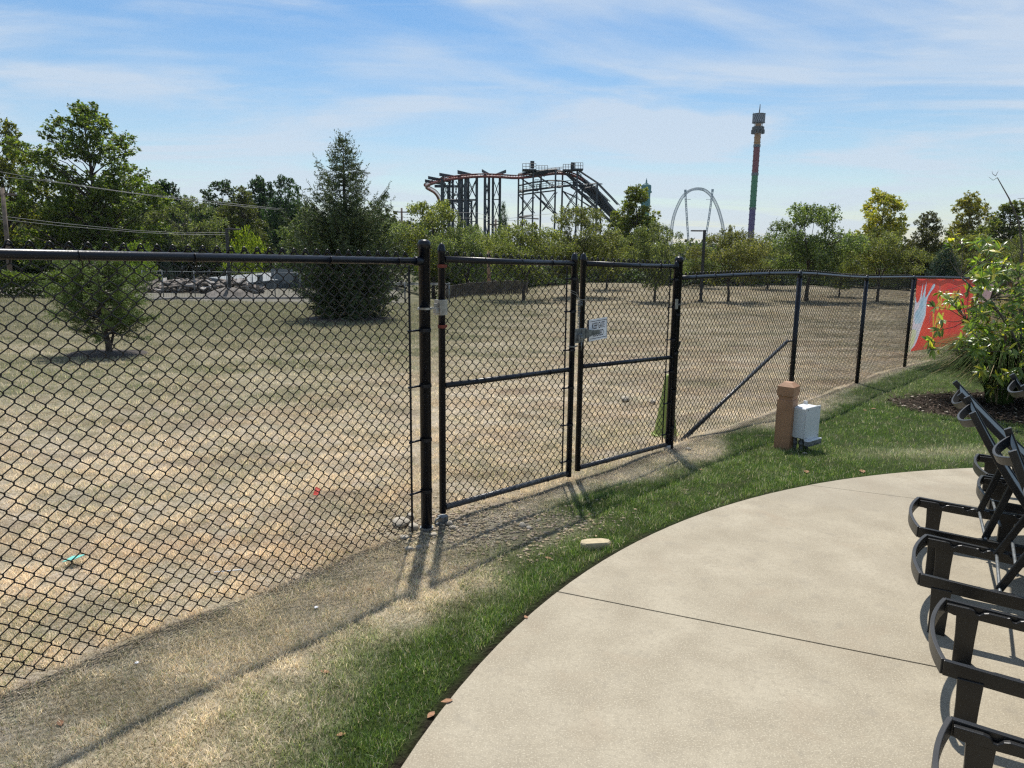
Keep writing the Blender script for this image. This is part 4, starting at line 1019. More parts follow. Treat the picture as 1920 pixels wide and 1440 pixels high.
for k, (u, v) in enumerate(((-.04, -.07), (.0, -.03), (.03, -.07), (.04, .02), (-.01, .05))):
    c = np.array([*cx, zb0])+Rb@np.array([u, v, 0]); mb = MB(); mb.tube([c-[0, 0, .05], c+[0, 0, .16]], .016 if k else .021, 8)
    mb.lathe([(.026, 0), (.026, .035)], c+[0, 0, .06], 8); loc(mb.build('conduit', M_conduit), eb)
mb = MB(); c = np.array([*cx, zb0+.10])+Rb@np.array([bw*.5+.03, -.01, 0]); mb.box(c, (.045, bd*1.02, .045), Rb, .004)
for k in range(9):
    mb.box(c+Rb@np.array([.025, (k-4)*.026, -.015]), (.008, .012, .018), Rb)
loc(mb.build('receptacle', M_conduit), eb)
mb = MB(); mb.box(c+np.array([0, 0, .026]), (.05, bd*1.03, .007), Rb, .002); loc(mb.build('receptacle_lid', M_box), eb)

# ------------------------------------------------------------------ banner on the fence
def banner_pt(u, f):       # u along the run, f 0 top .. 1 bottom, on the near side of the mesh
    p = runp(u); dd = norm2(runp(u+.1)-runp(u-.1)); sd = np.array([-dd[1], dd[0]]); q = p-sd*.036-sd*.012*math.sin(u*6+f*3)
    zt = RZ(u)-.03; zb = RZ(u)-.03-1.40; return np.array([*q, zt+(zb-zt)*f])
U0 = cum[3]+.05; U1 = cum[4]+.3
def thin(m, f):     # thin vinyl lets some of the light from behind through
    nt = m.node_tree; p = [n for n in nt.nodes if n.type == 'BSDF_PRINCIPLED'][0]; out = [n for n in nt.nodes if n.type == 'OUTPUT_MATERIAL'][0]
    t = N(nt, 'ShaderNodeBsdfTranslucent'); nt.links.new(p.inputs['Base Color'].links[0].from_socket, t.inputs['Color']); ms = N(nt, 'ShaderNodeMixShader'); ms.inputs[0].default_value = f
    nt.links.new(p.outputs[0], ms.inputs[1]); nt.links.new(t.outputs[0], ms.inputs[2]); nt.links.new(ms.outputs[0], out.inputs[0]); return m
def red_mat():
    return thin(pm('red_vinyl', (.92, .12, .07), .5, 0, .1, 2.5, col2=(.78, .07, .07)), .5)
M_red = red_mat(); M_yel = thin(pm('yellow_ink', (.92, .58, .10), .5, 0, .15, 8), .5); M_bl = thin(pm('splash_blue_grey', (.66, .76, .84), .5, 0, .3, 3, col2=(.40, .60, .74)), .5)
M_pinkish = thin(pm('pale_splash', (.88, .70, .74), .5, 0, .3, 4, col2=(.60, .70, .80)), .5); M_lime = thin(pm('pale_lime_ink', (.72, .74, .30), .5, 0, .2, 4, col2=(.82, .80, .60)), .5); M_fade = thin(pm('faded_red_ink', (.66, .17, .17), .5, 0, .2, 4), .5)
bn = empty('banner', banner_pt(U0, 1), label='red banner with yellow lettering and a pale splash, tied to the fence behind the shrub', cat='banner')
def smooth_poly(pts, k=4):
    pts = [np.array(p, float) for p in pts]; n = len(pts); out = []
    for i in range(n):
        p0, p1, p2, p3 = pts[i-1], pts[i], pts[(i+1) % n], pts[(i+2) % n]
        for t in np.linspace(0, 1, k, endpoint=False):
            out.append(tuple(.5*((2*p1)+(-p0+p2)*t+(2*p0-5*p1+4*p2-p3)*t*t+(-p0+3*p1-3*p2+p3)*t**3)))
    return out
def in_poly(U, F_, poly):
    c = np.zeros(U.shape, bool); n = len(poly)
    for i in range(n):
        (x0, y0), (x1, y1) = poly[i], poly[(i+1) % n]
        if y0 == y1: continue
        c ^= ((y0 > F_) != (y1 > F_)) & (U < (x1-x0)*(F_-y0)/(y1-y0)+x0)
    return c
def in_text(A, B, txt, size, a0, b0, sx):
    """which sheet cells (metres along, metres down) lie inside the printed letters"""
    cu = bpy.data.curves.new('lettering', 'FONT'); cu.body = txt; cu.size = size; cu.offset = .016; cu.align_x = 'CENTER'; cu.align_y = 'CENTER'
    o = bpy.data.objects.new('lettering', cu); COL.objects.link(o); bpy.context.view_layer.update()
    me = bpy.data.meshes.new_from_object(o.evaluated_get(bpy.context.evaluated_depsgraph_get())); COL.objects.unlink(o); bpy.data.objects.remove(o)
    me.calc_loop_triangles(); hit = np.zeros(A.shape, bool)
    for t in me.loop_triangles:
        p = [(me.vertices[v].co.x*sx+a0, b0-me.vertices[v].co.y) for v in t.vertices]; hit |= in_poly(A, B, p)
    bpy.data.meshes.remove(me); return hit
gxn, gyn = 270, 110; Lb = U1-U0; GU, GF = np.meshgrid((np.arange(gxn)+.5)/gxn, (np.arange(gyn)+.5)/gyn); mid_ = np.zeros(GU.shape, int)
for k_, poly in ((1, [(-.01, .27), (.03, .33), (.07, .26), (.09, .05), (.105, .25), (.13, .24), (.155, .03), (.165, .25), (.19, .30), (.20, .5), (.17, .62), (.14, .75), (.10, .9), (.04, .97), (-.01, .99)]),
                 (2, [(.08, .30), (.11, .26), (.155, .05), (.165, .25), (.20, .22), (.26, .09), (.29, .07), (.285, .12), (.235, .20), (.20, .30), (.19, .48), (.15, .60), (.08, .62), (.03, .60), (.02, .46), (.07, .40)]),
                 (3, [(-.01, .72), (.05, .70), (.09, .74), (.07, .88), (.03, .975), (-.01, .98)]), (4, [(.355, .07), (.37, .09), (.385, .20), (.375, .23), (.36, .15)]), (4, [(.26, .50), (.27, .55), (.265, .62), (.255, .58)])):
    mid_[in_poly(GU, GF, smooth_poly(poly))] = k_
mid_[in_text(GU*Lb, GF*1.4, 'SUMM', .52, .55*Lb, .33*1.4, 1.0)] = 5
mid_[in_text(GU*Lb, GF*1.4, 'W', .66, .40*Lb, .68*1.4, 1.0)] = 5
mb = MB(); V = [banner_pt(U0+Lb*i/gxn, j/gyn) for j in range(gyn+1) for i in range(gxn+1)]
mb.add(V, [(j*(gxn+1)+i, j*(gxn+1)+i+1, (j+1)*(gxn+1)+i+1, (j+1)*(gxn+1)+i) for j in range(gyn) for i in range(gxn)], True)
sheet = loc(mb.build('vinyl_sheet', M_red), bn)
for m_ in (M_pinkish, M_bl, M_lime, M_fade, M_yel): sheet.data.materials.append(m_)
sheet.data.polygons.foreach_set('material_index', mid_.ravel().astype(np.int32))
n = 6      # eyelets along the hems
for k in range(n):
    for f in (.02, .98):
        p = banner_pt(U0+Lb*(.01+.98*k/(n-1)), f); d_ = norm2(runp(U0+.2)-runp(U0)); ax = np.array([*d_, 0]); mb = MB(); mb.tube([p+ax*.014*math.cos(t)+np.array([0, 0, .014*math.sin(t)]) for t in np.linspace(0, 6.28, 9)[:-1]], .004, 4, closed=True); loc(mb.build('eyelet', M_galv), bn)
pk = empty('banner', banner_pt(cum[4]+.42, 1), label='faded pink banner further along the fence, behind the shrub', cat='banner')
mb = MB(); U2, U3 = cum[4]+.42, cum[4]+2.1; V = [banner_pt(U2+(U3-U2)*i/12, f) for f in (.0, .5, 1.) for i in range(13)]
mb.add(V, [(j*13+i, j*13+i+1, (j+1)*13+i+1, (j+1)*13+i) for j in range(2) for i in range(12)], True)
loc(mb.build('vinyl_sheet', thin(pm('faded_pink_vinyl', (.55, .36, .36), .5, 0, .1, 3), .5)), pk)

# ------------------------------------------------------------------ sun loungers
M_sling = None
def sling():
    m, nt = newmat('woven_sling'); L = nt.links
    out = N(nt, 'ShaderNodeOutputMaterial'); p = N(nt, 'ShaderNodeBsdfPrincipled'); L.new(p.outputs[0], out.inputs[0])
    tc = N(nt, 'ShaderNodeTexCoord'); wv = N(nt, 'ShaderNodeTexWave'); wv.inputs['Scale'].default_value = 120; L.new(tc.outputs['Object'], wv.inputs['Vector'])
    mx = N(nt, 'ShaderNodeMix', data_type='RGBA'); L.new(wv.outputs['Fac'], mx.inputs[0]); mx.inputs[6].default_value = (.055, .085, .11, 1); mx.inputs[7].default_value = (.10, .14, .17, 1)
    L.new(mx.outputs[2], p.inputs['Base Color']); p.inputs['Roughness'].default_value = .7
    t = N(nt, 'ShaderNodeBsdfTranslucent'); t.inputs['Color'].default_value = (.07, .10, .13, 1); ms = N(nt, 'ShaderNodeMixShader'); ms.inputs[0].default_value = .25
    L.new(p.outputs[0], ms.inputs[1]); L.new(t.outputs[0], ms.inputs[2]); L.new(ms.outputs[0], out.inputs[0]); return m
M_sling = sling()
def lounger(near, ang, ztop, bang, blen, label, W=.60, foot=.33, pivot=.66):
    """near: plan point of the near head-end corner; x runs towards the foot end, y across to the far rail"""
    root = empty('sun_lounger', (*near, 0), -rad(ang), label=label, cat='sun lounger', group='dark sun loungers lined up on the patio')
    T = ztop; th = .022; hh = .062; Ln = 1.92
    def bow(x): return -.018*math.sin(min(1, x/1.0)*math.pi)+.0*x
    for y in (0, W):
        mb = MB(); n = 18; V = []
        for i in range(n+1):
            x = Ln*i/n; b = bow(x) ; yo = y-th/2*(1 if y == 0 else -1)
            for dy, dz in ((-th/2, 0), (th/2, 0), (th/2, -hh), (-th/2, -hh)): V.append((x, y+dy, T+b+dz))
        fs = [(4*i+k, 4*i+(k+1) % 4, 4*i+4+(k+1) % 4, 4*i+4+k) for i in range(n) for k in range(4)]+[(0, 1, 2, 3)[::-1], (4*n, 4*n+1, 4*n+2, 4*n+3)]
        mb.add(V, [f[::-1] for f in fs]); mb.build('side_rail', M_chair, root)
        # notched ledge inside the rail
        s = 1 if y == 0 else -1; yi = y+s*(th/2+.001); prof = [(.01, T-.050), (.01, T-.012)]
        x = .115
        prof += [(x-.02, T-.014)]
        for k in range(4):
            prof += [(x, T-.018), (x+.010, T-.034), (x+.022, T-.036), (x+.038, T-.022), (x+.055, T-.017), (x+.125, T-.020)]; x += .135
        prof += [(x+.02, T-.03), (x+.02, T-.060), (.04, T-.060)]
        mb = MB(); mb.prism(prof, (0, yi, 0), (1, 0, 0), (0, 0, 1), (0, s*.020, 0)); mb.build('notched_ledge', M_chair, root)
    # curved head-end bar
    def bar(mb, pts, w, h):
        V = []; n = len(pts)
        for i, (p, nn) in enumerate(pts):
            p = np.array(p); nn = np.array([*nn, 0]); 
            for a, b in ((-w/2, 0), (w/2, 0), (w/2, -h), (-w/2, -h)): V.append(p+nn*a+np.array([0, 0, b]))
        fs = [(4*i+k, 4*i+(k+1) % 4, 4*i+4+(k+1) % 4, 4*i+4+k) for i in range(n-1) for k in range(4)]+[(3, 2, 1, 0), (4*n-4, 4*n-3, 4*n-2, 4*n-1)]
        mb.add(V, fs)
    mb = MB(); pts = []
    for i in range(17):
        t = -1+2*i/16; x = -.045*(1-abs(t)**2.0); y = W/2+t*W/2; nx = 1.; ny = .045*2.0*abs(t)*(1 if t > 0 else -1)/(W/2)
        nn = norm2([1., -ny]); pts.append(((x, y, T+.001), nn))
    bar(mb, pts, .018, hh+.002); mb.build('head_end_bar', M_chair_cap, root)
    mb = MB(); pts = []
    for i in range(17):
        t = -1+2*i/16; x = Ln+.07*(1-abs(t)**2.3); y = W/2+t*W/2; ny = -.07*2.3*abs(t)**1.3*(1 if t > 0 else -1)/(W/2); pts.append(((x, y, T+.001), norm2([1., -ny])))
    bar(mb, pts, .018, hh+.002); mb.build('foot_end_bar', M_chair_cap, root)
    for x in (.05, 1.62):
        for y, s in ((0, 1), (W, -1)):
            mb = MB(); zt_ = T-.055; V = []
            for z, x0, x1 in ((zt_, x, x+.088), (T*.45, x+.005, x+.083), (0.0, x+.006, x+.080)):
                for a, b in ((x0, 0), (x1, 0), (x1, .034), (x0, .034)): V.append((a, y+s*(th/2+.0015)+s*b-s*.030*(x < 1), z))
            fs = [(4*k+i, 4*k+(i+1) % 4, 4*k+4+(i+1) % 4, 4*k+4+i) for k in range(2) for i in range(4)]+[(3, 2, 1, 0), (8, 9, 10, 11)]
            mb.add(V, fs if s < 0 else [f[::-1] for f in fs]); mb.build('leg', M_chair, root)
    # seat sling
    mb = MB(); n = 14; V = []
    for i in range(n+1):
        x = pivot+.02+(Ln-pivot-.04)*i/n
        for j in range(7):
            y = th/2+(W-th)*j/6; V.append((x, y, T-.010-.022*math.sin(math.pi*j/6)))
    mb.add(V, [(i*7+j, i*7+j+1, (i+1)*7+j+1, (i+1)*7+j) for i in range(n) for j in range(6)], True); mb.build('seat_sling', M_sling, root)
    mb = MB(); mb.box((pivot, W/2, T-.03), (.04, W-th-.004, .035), None, .005); mb.build('cross_bar', M_chair, root)
    # backrest
    a = rad(bang); dx, dz = -math.cos(a), math.sin(a); pv = np.array([pivot, 0, T-.012]); dv = np.array([dx, 0, dz]); nv = np.array([dz, 0, -dx])
    br = empty('backrest', (0, 0, 0)); br.parent = root
    Rk = np.array([dv, [0, 1, 0], nv]).T
    for y in (.042, W-.042):
        mb = MB(); V = []; n = 10
        for i in range(n+1):
            f = i/n; c = pv+dv*blen*f+np.array([0, y, 0])+nv*(-.022*math.sin(math.pi*f)); w_ = .036
            for p, q in ((-.014, -w_/2), (.014, -w_/2), (.014, w_/2), (-.014, w_/2)): V.append(c+np.array([0, p, 0])+nv*q)
        fs = [(4*i+k, 4*i+(k+1) % 4, 4*i+4+(k+1) % 4, 4*i+4+k) for i in range(n) for k in range(4)]+[(3, 2, 1, 0), (4*n, 4*n+1, 4*n+2, 4*n+3)]
        mb.add(V, fs); mb.build('back_rail', M_chair, br)
    mb = MB(); V = []; n = 12
    for i in range(n+1):
        f = .03+.93*i/n
        for j in range(7):
            y = .056+(W-.112)*j/6; c = pv+dv*blen*f+np.array([0, y, 0])+nv*(-.022*math.sin(math.pi*f)+.010-.014*math.sin(math.pi*j/6)); V.append(c)
    mb.add(V, [(i*7+j, (i+1)*7+j, (i+1)*7+j+1, i*7+j+1) for i in range(n) for j in range(6)], True); mb.build('back_sling', M_sling, br)
    # looped handle behind the head end
    mb = MB(); pts = []
    for i in range(17):
        t = -1+2*i/16; o_ = -.085*(1-abs(t)**2.4); c = pv+dv*(blen*.925)+np.array([0, W/2+t*(W/2-.055), 0])+nv*(o_); pts.append(c)
    V = []
    for i, c in enumerate(pts):
        tg = norm2(pts[min(i+1, 16)]-pts[max(i-1, 0)]); n2 = np.cross(tg, dv); n2 = norm2(n2)
        for p, q in ((-.007, -.022), (.007, -.022), (.007, .022), (-.007, .022)): V.append(c+n2*p+dv*q)
    fs = [(4*i+k, 4*i+(k+1) % 4, 4*i+4+(k+1) % 4, 4*i+4+k) for i in range(16) for k in range(4)]+[(3, 2, 1, 0), (64, 65, 66, 67)]
    mb.add(V, fs); mb.build('loop_handle', M_chair_cap, br)
    # prop frame resting in the notches
    ft = np.array([foot, 0, T-.022]); f_ = .46; up = pv+dv*blen*f_-nv*.03
    pr = empty('prop_frame', (0, 0, 0)); pr.parent = root
    for y in (.062, W-.062):
        mb = MB(); A = ft+np.array([0, y, .0]); B_ = up+np.array([0, y, 0]); t = norm2(B_-A); nn = np.cross(t, [0, 1, 0]); Rr = np.array([t, [0, 1, 0], nn]).T
        mb.box((A+B_)/2, (np.linalg.norm(B_-A)+.02, .016, .036), Rr, .004); mb.build('strut', M_chair, pr)
    mb = MB(); mb.tube([ft+np.array([0, .02, 0]), ft+np.array([0, W-.02, 0])], .0085, 10); mb.build('prop_bar', M_galvdull, pr)
    mb = MB(); mb.tube([ft+np.array([.06, .055, .085]), ft+np.array([.06, W-.055, .085])], .008, 10); mb.build('prop_bar', M_galvdull, pr)
    def bev(o):
        if o.type == 'MESH' and 'sling' not in o.name:
            b = o.modifiers.new('bevel', 'BEVEL'); b.width = .0028; b.segments = 2; b.limit_method = 'ANGLE'
        for c in o.children: bev(c)
    bev(root)
    return root
lounger((1.21, 1.765), 29, .29, 58, .84, 'nearest lounger at the bottom right corner, cut off by the frame edge')
lounger((1.686, 2.656), 30, .29, 61, .81, 'second nearest lounger, its curved end just right of the slab joint')
lounger((2.017, 3.440), 31, .29, 62, .76, 'third lounger from the camera, its loop handle touching the right frame edge')
lounger((2.345, 4.070), 28, .29, 56, .84, 'fourth lounger from the camera, whose whole blue grey backrest shows')
lounger((3.07, 4.56), 27, .29, 42, 1.0, 'farthest full lounger, half hidden behind the fourth backrest', foot=.2, pivot=.50)
lounger((3.40, 5.13), 26, .29, 52, .84, 'hindmost lounger at the right edge, showing only a pale loop handle')

# ------------------------------------------------------------------ paver, stones, litter
def rock(mb, c, s, seed, flat=.6):
    r = np.random.default_rng(seed); bm = bmesh.new(); bmesh.ops.create_icosphere(bm, subdivisions=2, radius=1)
    ph = r.uniform(0, 6, 3); a = r.uniform(.75, 1.25, 3)
    for v in bm.verts:
        p = np.array(v.co); k = 1+.16*math.sin(3.1*p[0]+ph[0])+.14*math.sin(3.7*p[1]+ph[1])+.1*math.sin(5*p[2]+ph[2]); v.co = Vector(p*k*a*np.array([1, 1, flat])*s)
    bm.verts.index_update(); mb.add([np.array(v.co)+np.asarray(c) for v in bm.verts], [tuple(v.index for v in f.verts) for f in bm.faces], True); bm.free()
P = hitg(1115, 1026); mb = MB(); out = [(a*.86, b*.8) for a, b in [(-.115, -.03), (-.10, .03), (-.06, .055), (.06, .06), (.115, .03), (.12, -.01), (.09, -.045), (-.08, -.055)]]
M2 = np.array([[math.cos(.1), -math.sin(.1), 0], [math.sin(.1), math.cos(.1), 0], [0, 0, 1]])
vb = [(a, b, -.01) for a, b in out]; vm = [(a, b, .034) for a, b in out]; vt = [(a*.94, b*.9, .042+.006*a) for a, b in out]; k = 8
mb.add([M2@np.array(v) for v in vb+vm+vt], [tuple(range(16, 24))]+[(j*8+i, j*8+(i+1) % 8, j*8+8+(i+1) % 8, j*8+8+i) for j in range(2) for i in range(8)])
o = mb.build('paving_stone', M_paver, loc=(P[0], P[1], P[2])); tag(o, 'loose tan paving stone lying in the grass near the patio edge', 'stone')
# bigger stones round the gate post
SG = 'loose stones around the left gate post'
locs = [((752, 985), .055, 'largest pale rounded stone behind the mesh, left of the left gate post'), ((770, 972), .035, 'smaller pale stone directly behind the largest one by the gate post'), ((776, 992), .04, 'stone touching the mesh just left of the gate post'),
        ((759, 1010), .03, 'stone in front of the mesh below the largest pale stone'), ((812, 1004), .026, 'stone between the foot of the gate post and the lower hinge'), ((842, 983), .03, 'whitish stone just right of the lower hinge'),
        ((848, 991), .024, 'small grey stone right of the whitish one by the hinge'), ((980, 988), .030, 'lone grey stone halfway under the left gate leaf'), ((992, 992), .02, 'small stone beside the lone grey stone under the gate'), ((768, 1032), .026, 'stone at the left border of the post shadow'), ((786, 1028), .022, 'stone inside the post shadow'), ((873, 985), .02, 'small stone under the near end of the gate bottom rail')]
for i, ((px, py), s, lab) in enumerate(locs):
    q = hitg(px, py); mb = MB(); rock(mb, (0, 0, 0), s, 60+i); o = mb.build('stone', M_stone, loc=(q[0], q[1], q[2]+s*.3)); tag(o, lab, 'stone', SG)
for i, (px, py, s, lab) in enumerate(((1173, 752, .075, 'white flat rock in the field behind the right gate leaf'), (1225, 757, .05, 'small white rock beside the flat white rock in the field'), (1291, 845, .03, 'white pebble in the grass right of the right gate post'), (1508, 852, .022, 'white pebble below the electrical box'), (707, 916, .03, 'pale stone in the field left of the gate post'), (593, 1142, .011, 'small white scrap on the dry grass in front of the left fence'), (257, 1246, .009, 'tiny white scrap on the dry grass at the lower left'))):
    q = hitg(px, py); mb = MB(); rock(mb, (0, 0, 0), s, 90+i, .5); o = mb.build('stone' if i < 5 else 'scrap', M_stone if i < 5 else M_white, loc=(q[0], q[1], q[2]+s*.35+.006)); tag(o, lab, 'stone' if i < 5 else 'litter')
# gravel
r = np.random.default_rng(12); bm = bmesh.new(); bmesh.ops.create_icosphere(bm, subdivisions=1, radius=1); bv = np.array([v.co[:] for v in bm.verts]); bf = np.array([[v.index for v in f.verts] for f in bm.faces]); bm.free()
n = 9000; gx_ = r.uniform(-1.5, 1.6, n); gy_ = r.uniform(3.9, 5.8, n); k = r.random(n) < gravel_w(gx_, gy_)*1.1; gx_, gy_ = gx_[k], gy_[k]; n = len(gx_)
sc = r.uniform(.004, .013, (n, 1, 1))*np.array([1, 1, .6])*r.uniform(.7, 1.3, (n, 1, 3)); V = bv[None]*(1+.3*r.random((n, 12, 1)))*sc+np.stack([gx_, gy_, gz(gx_, gy_)+.003], 1)[:, None]
Fg = bf[None]+(np.arange(n)*12)[:, None, None]; cc = np.array([.36, .30, .215])*r.uniform(.55, 1.35, (n, 1))*np.stack([r.uniform(.95, 1.1, n), np.ones(n), r.uniform(.8, 1.1, n)], 1)
M_attr = leafmat('attr_stone', 0.0, .9, False, .2)
o = fast('gravel', V.reshape(-1, 3), Fg.reshape(-1, 3), M_attr, cols=np.repeat(cc, 12, 0)); tag(o, 'tan gravel spilling under the left gate leaf', 'gravel', kind='stuff')
# mulch chips
n = 9000; a = r.uniform(0, 2*np.pi, n); q = np.sqrt(r.random(n))*1.03; cxm = 8.2+3.0*q*np.cos(a); cym = 9.75+1.5*q*np.sin(a); k = mulch_d(cxm, cym) < .05; cxm, cym = cxm[k], cym[k]; n = len(cxm)
V, F, C = leaf_cards(np.stack([cxm, cym, gz(cxm, cym)+r.uniform(.0, .03, n)], 1), unit(rnd_dirs(r, n)*[1, 1, .3]), unit(rnd_dirs(r, n)*.5+[0, 0, 1]), r.uniform(.03, .08, n), r.uniform(.012, .03, n), np.where((r.random(n) < .05)[:, None], np.array([.45, .40, .33]), np.array([.06, .042, .032])*r.uniform(.4, 1.8, (n, 1))))
o = fast('mulch_chips', V, F, M_attr, cols=C); tag(o, 'dark bark mulch in the planting bed at the right', 'mulch', kind='stuff')
# fallen leaves
M_dead = pm('dead_leaf', (.30, .155, .075), .8, 0, .3, 60, col2=(.15, .075, .04))
LV = [(1637, 767, 'orange leaf on the grass right of the bollard, nearer the fence'), (1622, 770, 'orange leaf lying left of another one beyond the bollard'), (1512, 886, 'pinkish tan leaf at the patio edge below the bollard'), (1313, 882, 'brown leaf in the grass right of the right gate post'), (1028, 1048, 'curled tan leaf in the grass left of the paving stone'), (1107, 966, 'tan leaf standing in the middle gate shadow'),
      (986, 1158, 'reddish leaf wedged at the patio edge near the slab joint'), (808, 1343, 'orange leaf at the patio edge low in the picture'), (838, 1316, 'small pinkish leaf on the patio edge'), (640, 1380, 'brown curled leaf in the green grass at the bottom'), (610, 1262, 'pale leaf on the dry turf at the bottom'), (690, 1107, 'tan leaf left of the post shadow'), (113, 1358, 'large tan leaf on the dry grass at the lower left'), (1850, 838, 'pale scrap leaf on the lawn by the fourth lounger'), (1617, 885, 'whitish leaf on the patio rim')]
for i, (px, py, lab) in enumerate(LV):
    q = hitg(px, py) if patio_d(*hitp(px, py)[:2]) > 0 else hitp(px, py); rg = np.random.default_rng(300+i); s = rg.uniform(.017, .030)*(1 if py > 900 else 1.6); az = rg.uniform(0, 6.28); mb = MB(); cu = rg.uniform(.05, .2); vs = []
    for t, w_ in ((-1, .02), (-.5, .42), (0, .55), (.45, .36), (1, .02)):
        for sgn in (-1, 0, 1): vs.append(np.array([(t*math.cos(az)-sgn*w_*math.sin(az))*s, (t*math.sin(az)+sgn*w_*math.cos(az))*s, s*(cu*abs(sgn)*w_+.25*cu*t*t)]))
    mb.add(vs, [(3*k+j, 3*k+3+j, 3*k+4+j, 3*k+1+j) for k in range(4) for j in range(2)], True)
    o = mb.build('fallen_leaf', M_dead, loc=(q[0], q[1], q[2]+.007 if patio_d(q[0], q[1]) > 0 else .004)); tag(o, lab, 'leaf', 'fallen leaves scattered about')
def scrap(name, px, py, pts, mat, label, lift=.03):
    q = hitg(px, py); mb = MB(); n = len(pts); V = [(a, b, c) for a, b, c in pts]; mb.add(V+[(a, b, c-.003) for a, b, c in pts], [tuple(range(n)), tuple(range(n, 2*n))[::-1]]+[(i, n+i, n+(i+1) % n, (i+1) % n) for i in range(n)])
    o = mb.build(name, mat, loc=(q[0], q[1], q[2]+lift)); tag(o, label, 'litter')
scrap('litter', 138, 1060, [(-.055, -.02, 0), (.02, -.035, .02), (.06, .01, .03), (.05, .05, .02), (-.02, .03, .015)], pm('teal_plastic', (.18, .55, .46), .4, 0, .1, 20), 'torn teal plastic scrap in the dry grass behind the left fence')
scrap('litter', 593, 934, [(-.02, -.01, 0), (.02, -.02, .0), (.03, .03, .03), (-.01, .035, .05)], pm('red_plastic', (.65, .08, .05), .4, 0, .1, 20), 'small red scrap in the dry grass behind the left fence')
q0 = hitg(402, 1079); q1 = hitg(458, 1077); mb = MB(); mb.tube([q0+[0, 0, .02], q1+[0, 0, .03]], .0035, 8); o = mb.build('straw', M_white); o.location = (0, 0, 0); tag(o, 'thin white straw lying in the dry grass behind the left fence', 'litter')

# ------------------------------------------------------------------ broad leaved shrub and ornamental grasses on the right
M_clump = leafmat('clump_blade', .35, .75, False, .1, (1.2, 1.3, .6))
def ornamental(cx, cy, n, R, H, seed, label, tan=.25):
    r = np.random.default_rng(seed); z0 = gzf(cx, cy); root = empty('ornamental_grass', (cx, cy, z0), label=label, cat='grass clump')
    a = r.uniform(0, 2*np.pi, n); q0 = .16*np.sqrt(r.random(n)); reach = R*r.uniform(.15, 1.15, n); h = H*r.uniform(.55, 1.1, n)
    k = 7; s = np.linspace(0, 1, k)
    dx = np.cos(a)[:, None]; dy = np.sin(a)[:, None]
    rr = q0[:, None]+reach[:, None]*s**1.7; zz = h[:, None]*(np.sin(s*2.25)/1.0)*(1-.15*s)
    cxn = dx*rr; cyn = dy*rr; W = (r.uniform(.005, .011, n))[:, None]*(1-s*.85)
    px_, py_ = -dy*W, dx*W
    V = np.stack([np.stack([cxn+px_, cyn+py_, zz], -1), np.stack([cxn-px_, cyn-py_, zz], -1)], 2).reshape(-1, 3)
    b = (np.arange(n)*k*2)[:, None]+np.arange(k-1)*2
    F = np.stack([b, b+1, b+3, b+2], -1).reshape(-1, 4)
    c = np.where((r.random(n) < tan)[:, None], np.array([.42, .34, .19]), np.array([.085, .135, .035]))*r.uniform(.35, 1.25, (n, 1))
    fast('blades', V, F, M_clump, root, np.repeat(c, k*2, 0))
    if tan > .3:
        m = n//7; P = []; T = []
        for i in range(m):
            aa = r.uniform(0, 6.28); f = r.uniform(.1, .6)*R; P.append((f*math.cos(aa), f*math.sin(aa), H*r.uniform(.9, 1.25)))
            T.append((math.cos(aa)*.5, math.sin(aa)*.5, .9))
        P = np.array(P); T = unit(np.array(T)); kk = 24; s_ = np.tile(np.linspace(0, .16, kk), m)
        PP = np.repeat(P, kk, 0)+np.repeat(T, kk, 0)*s_[:, None]; V, F, C = leaf_cards(PP, unit(np.repeat(T, kk, 0)+rnd_dirs(r, m*kk)*.9), rnd_dirs(r, m*kk), np.full(m*kk, .028), np.full(m*kk, .006), np.array([.5, .42, .30])*r.uniform(.6, 1.2, (m*kk, 1)))
        fast('seed_heads', V, F, M_grass, root, C)
ornamental(6.72, 10.1, 5200, 1.0, .95, 5, 'large arching green ornamental grass clump under the shrub on the mulch bed', .16)
ornamental(7.6, 10.2, 4200, .95, .95, 6, 'arching green ornamental grass clump at the right edge of the mulch bed', .16)
ornamental(8.5, 12.4, 3000, .8, 1.45, 7, 'tall tan feathery grass clump behind the shrub at the right edge', .75)
ornamental(8.15, 12.0, 2400, .6, .95, 8, 'lower tan feathery grass clump half hidden behind the shrub', .65)

